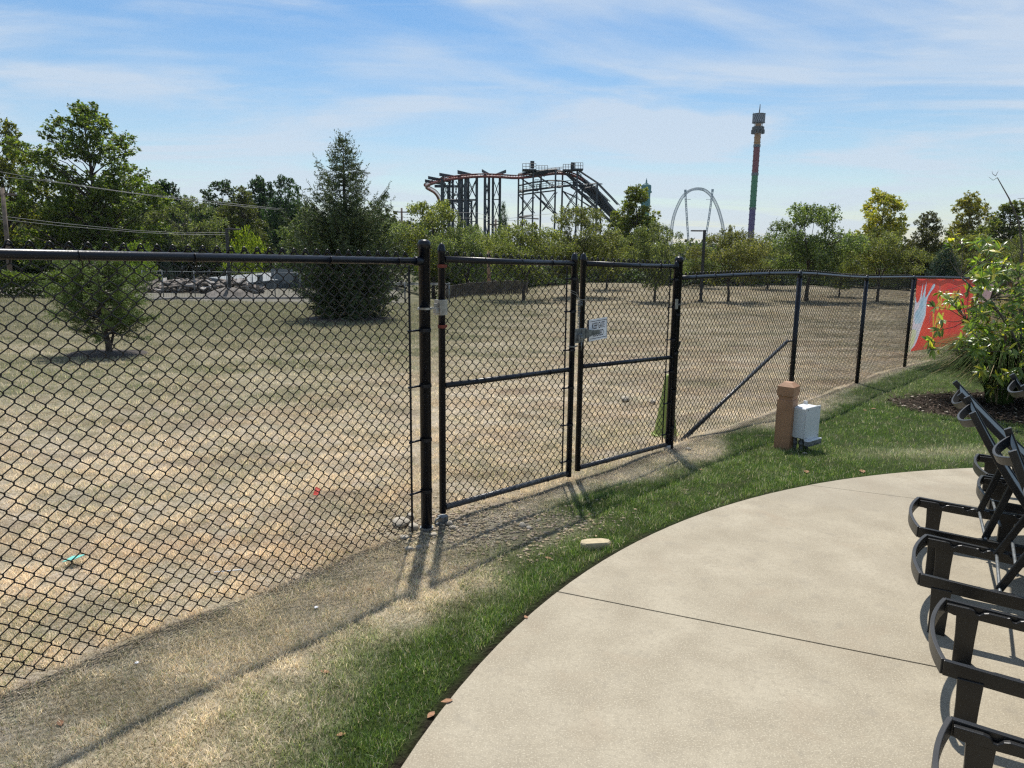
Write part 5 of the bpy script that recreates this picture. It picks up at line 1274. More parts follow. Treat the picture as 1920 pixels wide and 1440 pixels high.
def near_shrub():
    r = np.random.default_rng(99); bx, by = 7.1, 9.9; z0 = gzf(bx, by)
    root = empty('magnolia_shrub', (bx, by, z0), label='broad leaved shrub with glossy yellow green leaves in front of the red banner', cat='shrub')
    mb = MB(); tips = []
    def limb(p, q, r0, r1, bend=.08):
        m = (np.array(p)+q)/2+r.normal(size=3)*bend*np.linalg.norm(np.array(q)-p)
        pts = [np.array(p), np.array(p)*.5+m*.5+0, m, m*.5+np.array(q)*.5+[0, 0, .0], np.array(q)]
        mb.tube(pts, list(np.linspace(r0, r1, 5)), 6, cap=False); return pts
    def tgt(px, py, Y): return at(px+12, py, Y+1.05)-np.array([bx, by, z0])
    mains = [(1897, 520, 8.9), (1845, 560, 8.6), (1800, 600, 8.5), (1880, 640, 8.5), (1930, 560, 8.8), (1960, 480, 9.0), (1790, 520, 8.7), (1860, 470, 9.0), (1985, 600, 8.6), (1820, 660, 8.3), (1910, 690, 8.2)]
    base = np.array([0, 0, 0.]); nodes = []
    for px, py, Y in mains:
        q = tgt(px, py, Y); pts = limb(base+[r.normal()*.05, r.normal()*.05, 0], q, .026, .010, .07); nodes += pts[2:]
    nodes = np.array(nodes)
    for i in range(250):
        # twig tips inside the outline of the shrub
        while True:
            px = r.uniform(1730, 2090); py = r.uniform(440, 730)
            e = ((px-1920)/165)**2+((py-590)/150)**2
            lim = 1.0+.28*math.sin(px*.045)+.2*math.sin(py*.06)
            if e < lim and not (px < 1790 and (py > 690)): break
        q = tgt(px, py, r.uniform(7.7, 9.9)); j = int(np.argmin(np.linalg.norm(nodes-q, axis=1)+.6*(nodes[:, 2] > q[2]+.1)))
        pts = limb(nodes[j], q, .006, .003, .10); tips.append((q, norm2(q-pts[3])))
        if r.random() < .5: tips.append((pts[3], norm2(pts[3]-pts[2])))
    for (px, py, Y) in ((1728, 640, 8.3), (1738, 575, 8.4), (1745, 620, 8.3), (1768, 455, 8.8), (1776, 440, 8.8), (1790, 450, 8.8), (1812, 455, 8.9), (1850, 470, 8.9), (1752, 600, 8.4), (1733, 655, 8.2)):
        q = tgt(px, py, Y); j = int(np.argmin(np.linalg.norm(nodes-q, axis=1))); pts = limb(nodes[j], q, .006, .003, .05); tips.append((q, norm2(q-pts[3])))
    # bare leader rising above the leaves
    bl = [tgt(1897, 520, 8.9), tgt(1905, 470, 8.9), tgt(1898, 415, 8.9), tgt(1880, 372, 8.9), tgt(1858, 333, 8.9)]
    mb.tube(bl, [.020, .015, .011, .008, .005], 6)
    for pts in (((1858, 333), (1850, 338), (1842, 332)), ((1855, 330), (1849, 326), (1848, 321)), ((1855, 330), (1858, 324), (1860, 320))): mb.tube([tgt(*p, 8.9) for p in pts], [.004, .003, .002], 4)
    for pts in (((1925, 380), (1915, 371), (1903, 372), (1896, 372)), ((1930, 345), (1918, 338), (1908, 338)), ((1905, 470), (1880, 448), (1850, 430)), ((1897, 520), (1870, 500), (1830, 440))): mb.tube([tgt(*p, 8.9) for p in pts], [.007, .005, .003, .002][:len(pts)] if len(pts) == 4 else [.006, .004, .002], 4)
    mb.build('stems', M_twig, root)
    P = []; T = []; Nn = []; L = []; C = []
    for q, d in tips:
        n = r.integers(7, 14); col0 = r.random()
        for i in range(n):
            a = r.uniform(0, 6.28); s = norm2(np.cross(d, [.1, .2, 1])); s2 = np.cross(d, s); o = s*math.cos(a)+s2*math.sin(a)
            t = norm2(d*r.uniform(.1, 1.1)+o*.9+np.array([0, 0, -.25])); P.append(q-d*r.uniform(0, .10)); T.append(t); Nn.append(norm2(d*.8-t*.3+np.array([0, 0, .7])+r.normal(size=3)*.25)); L.append(r.uniform(.075, .145))
            k = r.random(); C.append(np.array([.135, .20, .05]) if k < .52 else (np.array([.26, .32, .08]) if k < .84 else (np.array([.55, .48, .07]) if k < .96 else np.array([.09, .05, .03]))))
    P, T, Nn, L, C = map(np.array, (P, T, Nn, L, C)); n = len(P); B = unit(np.cross(T, Nn)); Nn = unit(np.cross(B, T)); W = L*r.uniform(.26, .34, n)
    st = [(0, 0, 0), (.22, .72, .0), (.5, 1, -.02), (.78, .68, -.07), (1, 0, -.16)]; rows = []
    for f, w_, dr in st:
        c = P+T*(L*f)[:, None]+Nn*(L*dr)[:, None]
        rows += [c+B*(W/2*w_)[:, None]+Nn*(W*.16*w_)[:, None], c, c-B*(W/2*w_)[:, None]+Nn*(W*.16*w_)[:, None]]
    V = np.stack(rows, 1).reshape(-1, 3); b = (np.arange(n)*15)[:, None]
    F = np.concatenate([np.stack([b[:, 0]+3*k+j, b[:, 0]+3*k+3+j, b[:, 0]+3*k+4+j, b[:, 0]+3*k+1+j], 1) for k in range(4) for j in range(2)])
    cc = np.repeat(C*r.uniform(.7, 1.3, (n, 1)), 15, 0)
    fast('foliage', V, F, M_leafnear, root, cc, smooth=True)
M_twig = pm('twig_bark', (.13, .11, .09), .85, 0, .3, 20)
near_shrub()

# ------------------------------------------------------------------ poles, lamps, wires
M_pole = pm('weathered_utility_pole', (.17, .13, .10), .9, 0, .3, 3, .4, 20); M_lampdark = pm('dark_lamp_paint', (.020, .020, .022), .5, 0, .2, 4); M_cable = pm('overhead_cable', (.22, .22, .22), .6, 0, .2, 1)
p0 = at(22, 545, 50); p0[2] = gzf(p0[0], p0[1]); p1 = at(4, 352, 50)
o = empty('utility_pole', p0, label='grey brown wooden utility pole at the far left edge', cat='utility pole'); mb = MB(); mb.tube([p0-[0, 0, .3], p1], [.17, .12], 10); loc(mb.build('shaft', M_pole), o)
mb = MB(); c = at(5, 364, 50); mb.box(c, (1.6, .12, .14)); loc(mb.build('crossarm', M_pole), o)
for k, (px, pt, Y, hgt, lab) in enumerate(((917, 470, 52, None, 'plain brown wooden pole seen through the left gate leaf'), (929, 411, 88, None, 'wooden utility pole with a crossarm between the coaster columns and the conifer'), (754, 390, 95, None, 'thin distant utility pole right of the big spruce'))):
    p = at(px, 460, Y); z0 = gzf(p[0], p[1]); z1 = at(px, pt, Y)[2]; o = empty('utility_pole', (p[0], p[1], z0), label=lab, cat='utility pole'); mb = MB(); mb.tube([(p[0], p[1], z0-.2), (p[0], p[1], z1)], [.15, .12] if k else [.13, .12], 8); loc(mb.build('shaft', pm('reddish_pole', (.30, .17, .10), .9, 0, .2, 3) if k == 0 else M_pole), o)
    if k: mb = MB(); mb.box((p[0], p[1]-.12, z1-.6 if k == 1 else z1-.5), (1.9, .12, .14)); loc(mb.build('crossarm', M_pole), o)
def lamp(px, pyt, pyb, Y, dirx, lab):
    p = hitg(px, pyb) if Y is None else at(px, 460, Y); z0 = gzf(p[0], p[1]); d = np.array([p[0], p[1], z0]); z1 = at(px, pyt, p[1])[2]
    o = empty('street_lamp', d, label=lab, cat='street lamp'); mb = MB(); mb.box((d[0], d[1], (z0+z1)/2), (.135, .135, z1-z0), None, .01); loc(mb.build('pole', M_lampdark), o)
    mb = MB(); mb.box((d[0]+dirx*.42, d[1], z1-.05), (.62, .26, .075), None, .03); mb.box((d[0]+dirx*.12, d[1], z1-.055), (.16, .07, .05)); loc(mb.build('lamp_head', M_lampdark), o)
    mb = MB(); mb.lathe([(.17, 0), (.17, .10), (.12, .13)], (d[0], d[1], z0-.02), 12); loc(mb.build('base', M_lampdark), o)
    return o
lamp(1313.5, 431, 566, None, -1, 'dark square street lamp on the right with its head pointing left')
lamp(432, 428, 557, None, 1, 'dark street lamp standing by the rubble left of the big spruce')
wl = [([(-60, 314), (0, 322), (100, 340), (250, 362), (400, 378), (530, 392)], 'topmost overhead wire crossing the trees on the left'),
      ([(-60, 326), (0, 331), (90, 340), (230, 360), (380, 380), (530, 394)], 'second overhead wire, just below the topmost one'),
      ([(-40, 398), (0, 405), (120, 419), (250, 432), (345, 437), (425, 436)], 'third overhead wire, ending near the dark lamp head'),
      ([(-40, 406), (0, 411), (120, 424), (250, 435), (345, 440), (425, 440)], 'lowest overhead wire on the left'),
      ([(760, 402), (830, 398.5), (895, 399), (935, 412), (1000, 404), (1080, 397)], 'thin overhead wire between the coaster columns and the lift hill'),
      ([(735, 408), (830, 409), (895, 409), (935, 414), (1010, 412)], 'thin lower overhead wire behind the coaster columns')]
for k, (pts, lab) in enumerate(wl):
    Ys = np.linspace(50, 54, len(pts)) if k < 4 else np.linspace(96, 90, len(pts)); mb = MB()
    Q = [at(px, py, y) for (px, py), y in zip(pts, Ys)]; mb.tube(Q, .014 if k < 4 else .018, 4, smooth=True); o = mb.build('overhead_wire', M_cable); tag(o, lab, 'wire', 'overhead wires')

# ------------------------------------------------------------------ things at the far left edge of the field
def boxthing(mb, px0, px1, pyt, pyb, Y, dep, **k):
    a = at(px0, pyb, Y); b = at(px1, pyt, Y); mb.box(((a[0]+b[0])/2, Y+dep/2, (a[2]+b[2])/2), (abs(b[0]-a[0]), dep, abs(b[2]-a[2])), **k)
M_vanw = pm('white_vehicle_paint', (.58, .60, .62), .35, 0, .04, 2); M_glass = pm('dark_window_glass', (.10, .14, .18), .1, 0, .1, 2, spec=.9); M_tyre = pm('tyre_rubber', (.02, .02, .02), .9)
c = at(360, 552, 78); c[2] = gzf(c[0], c[1]); o = empty('utility_truck', c, label='white utility vehicle parked behind the rubble pile', cat='truck')
zt_ = max(at(360, 528, 78)[2], c[2]+1.75); hh = zt_-c[2]; mb = MB()
poly = [(-.95, .35), (.95, .35), (.98, .95), (.80, 1.05), (.62, hh), (-.62, hh), (-.80, 1.05), (-.98, .95)]
mb.prism(poly, (c[0], c[1]-1, c[2]), (1, 0, 0), (0, 0, 1), (0, 3.6, 0)); loc(mb.build('body', M_vanw), o)
mb = MB(); mb.prism([(-.74, 1.1), (.74, 1.1), (.58, hh-.12), (-.58, hh-.12)], (c[0], c[1]-1.012, c[2]), (1, 0, 0), (0, 0, 1), (0, .008, 0)); loc(mb.build('windscreen', M_glass), o)
for sx in (-1, 1):
    for yy in (-.5, 2.0):
        mb = MB(); mb.lathe([(.33, -.1), (.36, -.08), (.36, .08), (.33, .1)], (0, 0, 0), 14); mb.v = [(c[0]+sx*.85+v[2], c[1]+yy+v[1], c[2]+.36+v[0]) for v in mb.v]; loc(mb.build('wheel', M_tyre), o)
# grey low shed with a slanted roof
M_shed = pm('grey_shed_cladding', (.085, .10, .11), .6, 0, .1, 1); M_shedroof = pm('pale_metal_roof', (.15, .165, .17), .6, 0, .1, 1); M_shedl = pm('pale_shed_wall', (.15, .165, .17), .7, 0, .1, 1)
A = at(466, 534, 48); B = at(620, 517, 60); zA = gzf(*A[:2]); zB = gzf(*B[:2])
o = empty('shed', (A[0], A[1], zA), label='low grey shed with a slanting pale roof edge left of the big spruce', cat='shed')
mb = MB(); dB = B-A; pr = norm2([dB[1], -dB[0]])*-2.6
V = [(A[0], A[1], zA), (B[0], B[1], zB), (B[0], B[1], B[2]), (A[0], A[1], A[2]), (A[0]+pr[0], A[1]+pr[1], zA), (B[0]+pr[0], B[1]+pr[1], zB), (B[0]+pr[0], B[1]+pr[1], B[2]+.3), (A[0]+pr[0], A[1]+pr[1], A[2]+.3)]
mb.add(V, [(0, 1, 2, 3), (5, 4, 7, 6), (1, 5, 6, 2), (4, 0, 3, 7)]); loc(mb.build('wall', M_shed), o)
mb = MB(); mb.add([np.array(V[3])+[-.2, -.15, .02], np.array(V[2])+[.2, -.15, .02], np.array(V[6])+[.2, .1, .02], np.array(V[7])+[-.2, .1, .02], np.array(V[3])+[-.2, -.15, .12], np.array(V[2])+[.2, -.15, .12], np.array(V[6])+[.2, .1, .12], np.array(V[7])+[-.2, .1, .12]], [(3, 2, 1, 0), (4, 5, 6, 7), (0, 1, 5, 4), (1, 2, 6, 5), (2, 3, 7, 6), (3, 0, 4, 7)]); loc(mb.build('roof', M_shedroof), o)
mb = MB(); q = A+(dB)*.36; mb.box((q[0], q[1]-.03, zA+.75), (1.5, .05, 1.0)); q = A+dB*.12; mb.box((q[0], q[1]-.05, zA+.7), (.35, .05, .5)); loc(mb.build('pale_panel', M_shedl), o)
# rubble
r = np.random.default_rng(31); mb = MB(); mb2 = MB()
M_rub = pm('brown_rubble', (.085, .07, .055), .9, 0, .35, 1.2, .4, 5, col2=(.15, .125, .105)); M_slab = pm('pale_broken_slabs', (.27, .25, .23), .85, 0, .25, 1.2)
for i in range(1000):
    px = r.uniform(268, 480); Y = r.uniform(44, 53); pc = at(px, 460, Y); hmax = .35*math.exp(-((px-360)/90)**2)+.3*math.exp(-((px-440)/25)**2)+.2; z = gzf(pc[0], pc[1])+r.uniform(0, hmax)
    M = np.array(Matrix.Rotation(r.uniform(0, 6.28), 3, 'Z') @ Matrix.Rotation(r.uniform(-.5, .5), 3, 'X') @ Matrix.Rotation(r.uniform(-.4, .4), 3, 'Y'))
    (mb2 if r.random() < .22 else mb).box((pc[0], pc[1], z), (r.uniform(.2, 1.2), r.uniform(.12, .3), r.uniform(.04, .11)), M, 0)
o = mb.build('rubble', M_rub); tag(o, 'brown rubble and broken boards piled beyond the field edge', 'rubble', kind='stuff')
o = mb2.build('rubble_slabs', M_slab); tag(o, 'pale broken slabs lying on the rubble pile beyond the field edge', 'rubble', kind='stuff')
q = hitg(402, 561); mb = MB(); V = []; k = 24
for j, (f, h_) in enumerate(((1, 0), (.75, .22), (.45, .42), (.15, .55))):
    for i in range(k): a = 2*math.pi*i/k; rr_ = 1.15*f*(1+.12*math.sin(3*a)+.08*math.sin(8*a+j)); V.append((rr_*1.3*math.cos(a), rr_*math.sin(a), h_-.04))
mb.add(V, [(j*k+i, j*k+(i+1) % k, (j+1)*k+(i+1) % k, (j+1)*k+i) for j in range(3) for i in range(k)]+[tuple(range(3*k, 4*k))], True)
o = mb.build('dirt_mound', pm('grey_dirt', (.17, .15, .13), .95, 0, .3, 2, .5, 10), loc=(q[0], q[1]+2, gzf(q[0], q[1]+2))); tag(o, 'small grey brown dirt mound at the edge of the grass by the dark lamp', 'mound')
# pale kerb along the end of the grass
mb = MB(); Q = [hitg(px, py) for px, py in ((240, 566), (330, 561.5), (420, 561), (520, 561), (600, 560), (690, 566))]
for a, b in zip(Q[:-1], Q[1:]):
    d = b-a; Ln = np.linalg.norm(d[:2]); an = math.atan2(d[1], d[0]); Rk = np.array([[math.cos(an), -math.sin(an), 0], [math.sin(an), math.cos(an), 0], [0, 0, 1]]); mb.box((a+b)/2+[0, .3, .03], (Ln+.02, .16, .12), Rk)
o = mb.build('kerb', M_slab); tag(o, kind='structure')
# thin mesh fences beyond the field
M_far = pm('grey_fence_pipe', (.16, .17, .17), .5, .2, .1, 1); M_farw = pm('weathered_slats', (.13, .11, .09), .9, 0, .3, 2)
def lowfence(pts, hgt, label, mat, rails=(1.0,), pr_=.03, slats=False, wires=True):
    P0 = pts[0]; o = empty('low_fence', P0, label=label, cat='fence')
    for a, b in zip(pts[:-1], pts[1:]):
        for f in rails: mb = MB(); mb.tube([a+[0, 0, hgt*f], b+[0, 0, hgt*f]], pr_, 6); loc(mb.build('rail', mat), o)
        mb = MB(); Ln = np.linalg.norm(b-a); n = int(Ln/(.16 if slats else .25))
        for i in range(n):
            c = a+(b-a)*(i+.5)/n
            if slats: mb.box(c+[0, 0, hgt*.48+.03*math.sin(i*2.3)], (.12, .02, hgt*.95))
            elif wires: mb.tube([c, c+(b-a)*(.5/n)+[0, 0, hgt]], .006, 3, cap=False); mb.tube([c+(b-a)*(.5/n), c+[0, 0, hgt]], .006, 3, cap=False)
        if n: loc(mb.build('slats' if slats else 'mesh', mat), o)
    for p in pts: mb = MB(); mb.tube([p-[0, 0, .1], p+[0, 0, hgt+.05]], pr_*1.3, 8); loc(mb.build('post', mat), o)
gp_ = lambda px, Y: (lambda p: np.array([p[0], p[1], gzf(p[0], p[1])]))(at(px, 460, Y))
lowfence([gp_(px, 39.5) for px in (262, 300, 360, 422, 470, 512, 560, 610)], 1.35, 'thin grey mesh fence in front of the rubble and the shed', M_far, (1.,), .022)
lowfence([gp_(x, 37-.0*x) for x in (672, 716, 758, 800, 842)], .98, 'low grey rail fence right of the big spruce', M_far, (1., .93), .028, wires=False)
lowfence([gp_(836, 46), gp_(880, 47), gp_(930, 48.5), gp_(990, 50)], .95, 'weathered slat fence seen through the left gate leaf beyond the field', M_farw, (.9,), .03, True)

# ------------------------------------------------------------------ roller coaster
YC = 190.; ppm = CF/YC
rc = empty('roller_coaster', (*at(960, 460, YC)[:2], gzf(*at(960, 460, YC)[:2])), label='dark steel roller coaster with a red track turn on tall columns and a lift hill', cat='roller coaster')
def Q(px, py, Y=YC): return at(px, py, Y)
def column(px, pyt, wpx, Y, name='column', pyb=None):
    a = Q(px, pyt, Y); z0 = gzf(a[0], a[1]) if pyb is None else Q(px, pyb, Y)[2]; w = wpx/ppm*Y/YC; mb = MB(); mb.box((a[0], a[1], (a[2]+z0)/2), (w, w*.8, a[2]-z0)); return loc(mb.build(name, M_steelblue), rc)
def bar_(mb, a, b, w): mb.tube([a, b], w/2, 4, smooth=False)
bents = [  # (x of the column pair, top y, widths, depth, beam from, beam to)
    ((829, 843), 332, (5.2, 3.2), (191, 196), (803, 333), (846, 340)), ((831, 849), 331, (4.2, 4.2), (199, 204), (797, 339), (836, 345)),
    ((861, 866), 330, (4.6, 4.6), (190, 196), (824, 327), (866, 333)), ((873, 878), 329, (4.6, 4.4), (189, 195), (858, 322), (900, 331)),
    ((894, 874), 328, (4.8, 4.0), (190, 198), (858, 323), (897, 331)), ((909.5, 917), 327, (4.8, 4.4), (189, 194), (903.5, 320), (922, 329)), ((924.5, 937.5), 329, (4.4, 4.6), (191, 195), (949, 321), (923, 330)),
    ((840, 871), 351, (3.4, 3.4), (207, 208), (815, 349), (873, 349)), ((848, 884), 376, (3.4, 3.4), (214, 215), (838, 376.5), (886, 376.5))]
for xs, yt, ws, Ys, b0_, b1_ in bents:
    fr_ = empty('support_bent', (0, 0, 0)); fr_.parent = rc; fr_.location = -rc.location+rc.location; 
    fr_.location = (0, 0, 0)
    tops = []
    for x, w_, Y_ in zip(xs, ws, Ys):
        c = column(x, yt, w_, Y_); c.parent = fr_; tops.append((x, Y_))
    mb = MB(); a = Q(*b0_, Ys[0]-1); b = Q(*b1_, Ys[1]); h_ = 5.2/ppm; w_ = .5
    mb.add([a+[0, 0, h_/2]+np.array([0, -w_, 0]), b+[0, 0, h_*.25]+np.array([0, -w_, 0]), b-[0, 0, h_/2]+np.array([0, -w_, 0]), a-[0, 0, h_/2]+np.array([0, -w_, 0]), a+[0, 0, h_/2]+np.array([0, w_, 0]), b+[0, 0, h_*.25]+np.array([0, w_, 0]), b-[0, 0, h_/2]+np.array([0, w_, 0]), a-[0, 0, h_/2]+np.array([0, w_, 0])], [(0, 1, 2, 3), (7, 6, 5, 4), (4, 5, 1, 0), (3, 2, 6, 7), (0, 3, 7, 4), (1, 5, 6, 2)])
    loc(mb.build('beam', M_steelblue), rc).parent = fr_
    mb = MB(); z0 = gzf(*Q(xs[0], 460, Ys[0])[:2]); lv = [yt+6, 374, 415, 458]
    for i in range(3):
        bar_(mb, Q(xs[0], lv[i], Ys[0]), Q(xs[1], lv[i+1], Ys[1]), .22); bar_(mb, Q(xs[1], lv[i], Ys[1]), Q(xs[0], lv[i+1], Ys[0]), .22); bar_(mb, Q(xs[0], lv[i+1], Ys[0]), Q(xs[1], lv[i+1], Ys[1]), .25)
    loc(mb.build('bracing', M_steelblue), rc).parent = fr_
mb = MB()
for (a, b) in (((849, 340, 204), (861, 374, 190)), ((861, 340, 190), (849, 374, 204)), ((849, 376, 204), (861, 415, 190)), ((878, 336, 195), (894, 374, 190)), ((894, 336, 190), (878, 374, 195)), ((878, 376, 195), (894, 415, 190)), ((894, 376, 190), (878, 415, 195)), ((855, 340, 190), (873, 374, 189)), ((873, 340, 189), (855, 374, 190)), ((843, 376, 191), (866, 410, 196)), ((894, 415, 190), (878, 455, 195)), ((878, 415, 195), (894, 455, 190)), ((834, 374, 191), (894, 376, 196))):
    bar_(mb, Q(*a), Q(*b), .24)
loc(mb.build('cross_bracing', M_steelblue), rc)
# track: spine tube with two running rails
tk = [(1200, 470, 198), (1183, 442, 198), (1165, 420, 198), (1148, 399, 198), (1130, 374, 198), (1112, 354, 198), (1095, 338, 198), (1078, 328, 198), (1060, 323.5, 198), (1040, 323, 198), (1015, 326, 198), (990, 329.5, 196), (965, 331, 193), (940, 329.5, 191), (912, 328.2, 189), (885, 329, 188), (860, 331.5, 188), (838, 335, 190), (818, 339.5, 195), (806, 343.5, 201), (800, 347, 208), (800, 350.5, 214), (806, 354, 219), (814, 359, 224), (820, 366, 228), (824, 374, 232), (828, 386, 238), (832, 402, 246)]
tp = [Q(*t) for t in tk]
def crv(pts, k=5):
    out = []; n = len(pts)
    for i in range(n-1):
        p0, p1, p2, p3 = pts[max(i-1, 0)], pts[i], pts[i+1], pts[min(i+2, n-1)]
        for t in np.linspace(0, 1, k, endpoint=False): out.append(.5*((2*p1)+(-p0+p2)*t+(2*p0-5*p1+4*p2-p3)*t*t+(-p0+3*p1-3*p2+p3)*t**3))
    return out+[pts[-1]]
cp = crv(tp); trk = empty('track', (0, 0, 0)); trk.parent = rc
mb = MB(); mb.tube([p-[0, 0, .35] for p in cp], .34, 7); loc(mb.build('spine', M_track), rc).parent = trk
mbt = MB()
for s in (-1, 1):
    L_ = []
    for i, p in enumerate(cp):
        t = norm2(cp[min(i+1, len(cp)-1)]-cp[max(i-1, 0)]); sd_ = norm2(np.cross(t, [0, 0, 1])); L_.append(p+sd_*s*.65+np.array([0, 0, .28]))
    mb = MB(); mb.tube(L_, .11, 5); loc(mb.build('rail', M_track), rc).parent = trk
for i in range(1, len(cp)-1):
    t = norm2(cp[i+1]-cp[i-1]); sd_ = norm2(np.cross(t, [0, 0, 1])); mbt.tube([cp[i]-sd_*.7+[0, 0, .25], cp[i]-[0, 0, .3], cp[i]+sd_*.7+[0, 0, .25]], .07, 4, cap=False)
loc(mbt.build('ties', M_track), rc).parent = trk
# lift structure
lf = empty('lift_structure', (0, 0, 0)); lf.parent = rc
YA, YB = 195., 204.
for x, yt, Y_ in ((972.5, 326, YA), (1000, 321, YA), (1042, 317, YA), (1082.5, 317, YA), (1120, 342, YA), (981, 331, YB), (1014.6, 328, YB), (1055, 324, YB), (1092, 343, YB), (1127, 380, YB)):
    c = column(x, yt, 3.1, Y_, 'column'); c.parent = lf
mb = MB()
def hb(pts, Y_, w): 
    for a, b in zip(pts[:-1], pts[1:]): bar_(mb, Q(*a, Y_), Q(*b, Y_), w)
hb([(972, 327), (1000, 322), (1044, 317.5)], YA, .62); hb([(972, 328), (1014, 326), (1055, 322), (1083, 319)], YB, .5); hb([(1000, 326), (1042, 322), (1083, 318)], YA, .35)
hb([(973, 348), (1000, 342), (1030, 338.5), (1048, 338.5), (1062, 341), (1080, 352), (1100, 370)], YA, .38)
hb([(973, 360), (1000, 356), (1042, 350.5), (1083, 347)], YA, .5); hb([(973, 365.5), (1000, 362), (1042, 357)], YA, .35); hb([(973, 358), (1014, 354), (1055, 348), (1090, 347)], YB, .45)
hb([(972, 407), (1000, 403.5)], YA, .5); hb([(972, 408), (1010, 410)], YB, .35); hb([(1082, 348), (1120, 344)], YA, .4); hb([(1082, 356), (1120, 348)], YA, .3)
for a, b in (((974, 367), (1000, 402)), ((1000, 367), (973, 404)), ((1000, 362), (1028, 392)), ((976, 334), (1000, 352)), ((1005, 328), (1042, 354)), ((1000, 362), (1042, 404)), ((1042, 358), (1016, 396)), ((1014, 360), (1042, 404)), ((1055, 358), (1082, 392)), ((1080, 358), (1062, 388)), ((1055, 358), (1082, 372)), ((1085, 357), (1120, 384)), ((1083, 372), (1120, 398)), ((1120, 378), (1092, 398)), ((1082, 325), (1120, 358)), ((1060, 326), (1098, 362))):
    bar_(mb, Q(*a, YA), Q(*b, YA), .24); bar_(mb, Q(a[0]+3, a[1]+2, YB), Q(b[0]+3, b[1]-2, YB), .2)
for x, y in ((973, 328), (1000, 323), (1042, 318), (1083, 319), (1120, 344), (973, 360), (1000, 357), (1042, 351), (1083, 348)): bar_(mb, Q(x, y, YA), Q(x+9, y+1, YB), .3)
# sloping chords, stair stringers down the lift hill
for pts, w_ in (([(1083, 319), (1118, 342), (1146, 371), (1158, 384)], .34), ([(1083, 327), (1118, 356), (1140, 377)], .3), ([(1062, 327), (1083, 340), (1112, 366), (1140, 398), (1165, 424), (1190, 452)], .55), ([(1070, 350), (1083, 358), (1110, 383), (1140, 412), (1165, 436), (1190, 462)], .5), ([(1083, 347), (1100, 361), (1122, 384), (1146, 408), (1175, 436)], .42), ([(1091, 345), (1108, 358), (1130, 381), (1152, 404), (1178, 430)], .42), ([(1095, 338), (1120, 362), (1146, 392), (1170, 416)], .9)):
    hb(pts, YA+2, w_); hb([(x+4, y+1) for x, y in pts], YB, w_*.7)
loc(mb.build('framework', M_lattice), rc).parent = lf
mb = MB()
for i in range(46):
    f = i/45; x = 1084+f*92; y = np.interp(x, [1083, 1100, 1122, 1146, 1175], [347, 361, 384, 408, 436]); a = Q(x, y, YA+2); b = Q(x+7.5, y-3.5, YA+2.5); bar_(mb, a, b, .16)
loc(mb.build('stair_treads', M_lattice), rc).parent = lf
mb = MB()
def rails(mb, x0, x1, yt, yb, Y_, n, dep=2.2, yt1=None, yb1=None):
    yt1 = yt if yt1 is None else yt1; yb1 = yb if yb1 is None else yb1
    for Yd in (Y_, Y_+dep):
        for f in (0, .5):
            bar_(mb, Q(x0, yt+(yb-yt)*f, Yd), Q(x1, yt1+(yb1-yt1)*f, Yd), .12)
        for i in range(n+1):
            g_ = i/n; x = x0+(x1-x0)*g_; bar_(mb, Q(x, yt+(yt1-yt)*g_, Yd), Q(x, yb+(yb1-yb)*g_, Yd), .13)
    for x, a_ in ((x0, yt), (x1, yt1)): bar_(mb, Q(x, a_, Y_), Q(x, a_, Y_+dep), .12)
for nm, args in (('platform', (980, 1005, 306.5, 317.5, 194, 4)), ('platform', (1005, 1027, 310.5, 319.5, 195, 4)), ('platform', (1056, 1075, 308, 318, 195, 4)), ('platform', (1075, 1093, 305, 316.5, 194, 4))):
    pf = empty(nm, (0, 0, 0)); pf.parent = rc; mb = MB(); x0, x1, yt, yb, Y_, n = args; rails(mb, *args, dep=4); loc(mb.build('railing', M_lattice), rc).parent = pf
    mb = MB(); a = Q(x0, yb, Y_); b = Q(x1, yb, Y_); mb.box(((a[0]+b[0])/2, Y_+2, a[2]-.05), (b[0]-a[0]+.2, 4.2, .3)); mb.tube([a+[.3, .3, 0], a+[2.2, .6, -1.5]], .1, 4); mb.tube([b+[-.2, .3, 0], b+[-1.2, .6, -1.3]], .1, 4); loc(mb.build('deck', M_lattice), rc).parent = pf
mb = MB(); rails(mb, 975, 1000, 351, 358.5, 195, 4, 2, 347.5, 355); rails(mb, 1000, 1042, 347, 355, 195, 7, 2, 341, 349.5); rails(mb, 1042, 1082, 341, 349.5, 195, 7, 2, 337, 346); rails(mb, 1003, 1011, 337, 356, 196, 2, 1); rails(mb, 1027, 1056, 315.5, 320, 196, 4, 2, 313, 317)
loc(mb.build('walkway_railing', M_lattice), rc).parent = lf
# motor boxes at the top
mb = MB(); a = Q(998, 309, 196); mb.box(a, (1.0, 1, 1.8)); a = Q(1074, 312, 196); mb.box(a, (1.0, 1, 1.9)); a = Q(1077, 344, 196); mb.box(a, (.9, .8, 1.0)); loc(mb.build('lift_motor', M_lattice), rc).parent = lf
# dark lift foot machinery among the tree tops
mb = MB(); a = Q(1167, 413, 198); b = Q(1190, 410, 198); mb.box((a+b)/2, (b[0]-a[0], 3, 1.0)); a = Q(1152, 414, 198); mb.box(a, (2.2, 3, 3.2)); loc(mb.build('lift_housing', M_lattice), rc).parent = lf
for x in (1142, 1160, 1176): c = column(x, 420, 3, YB); c.parent = lf

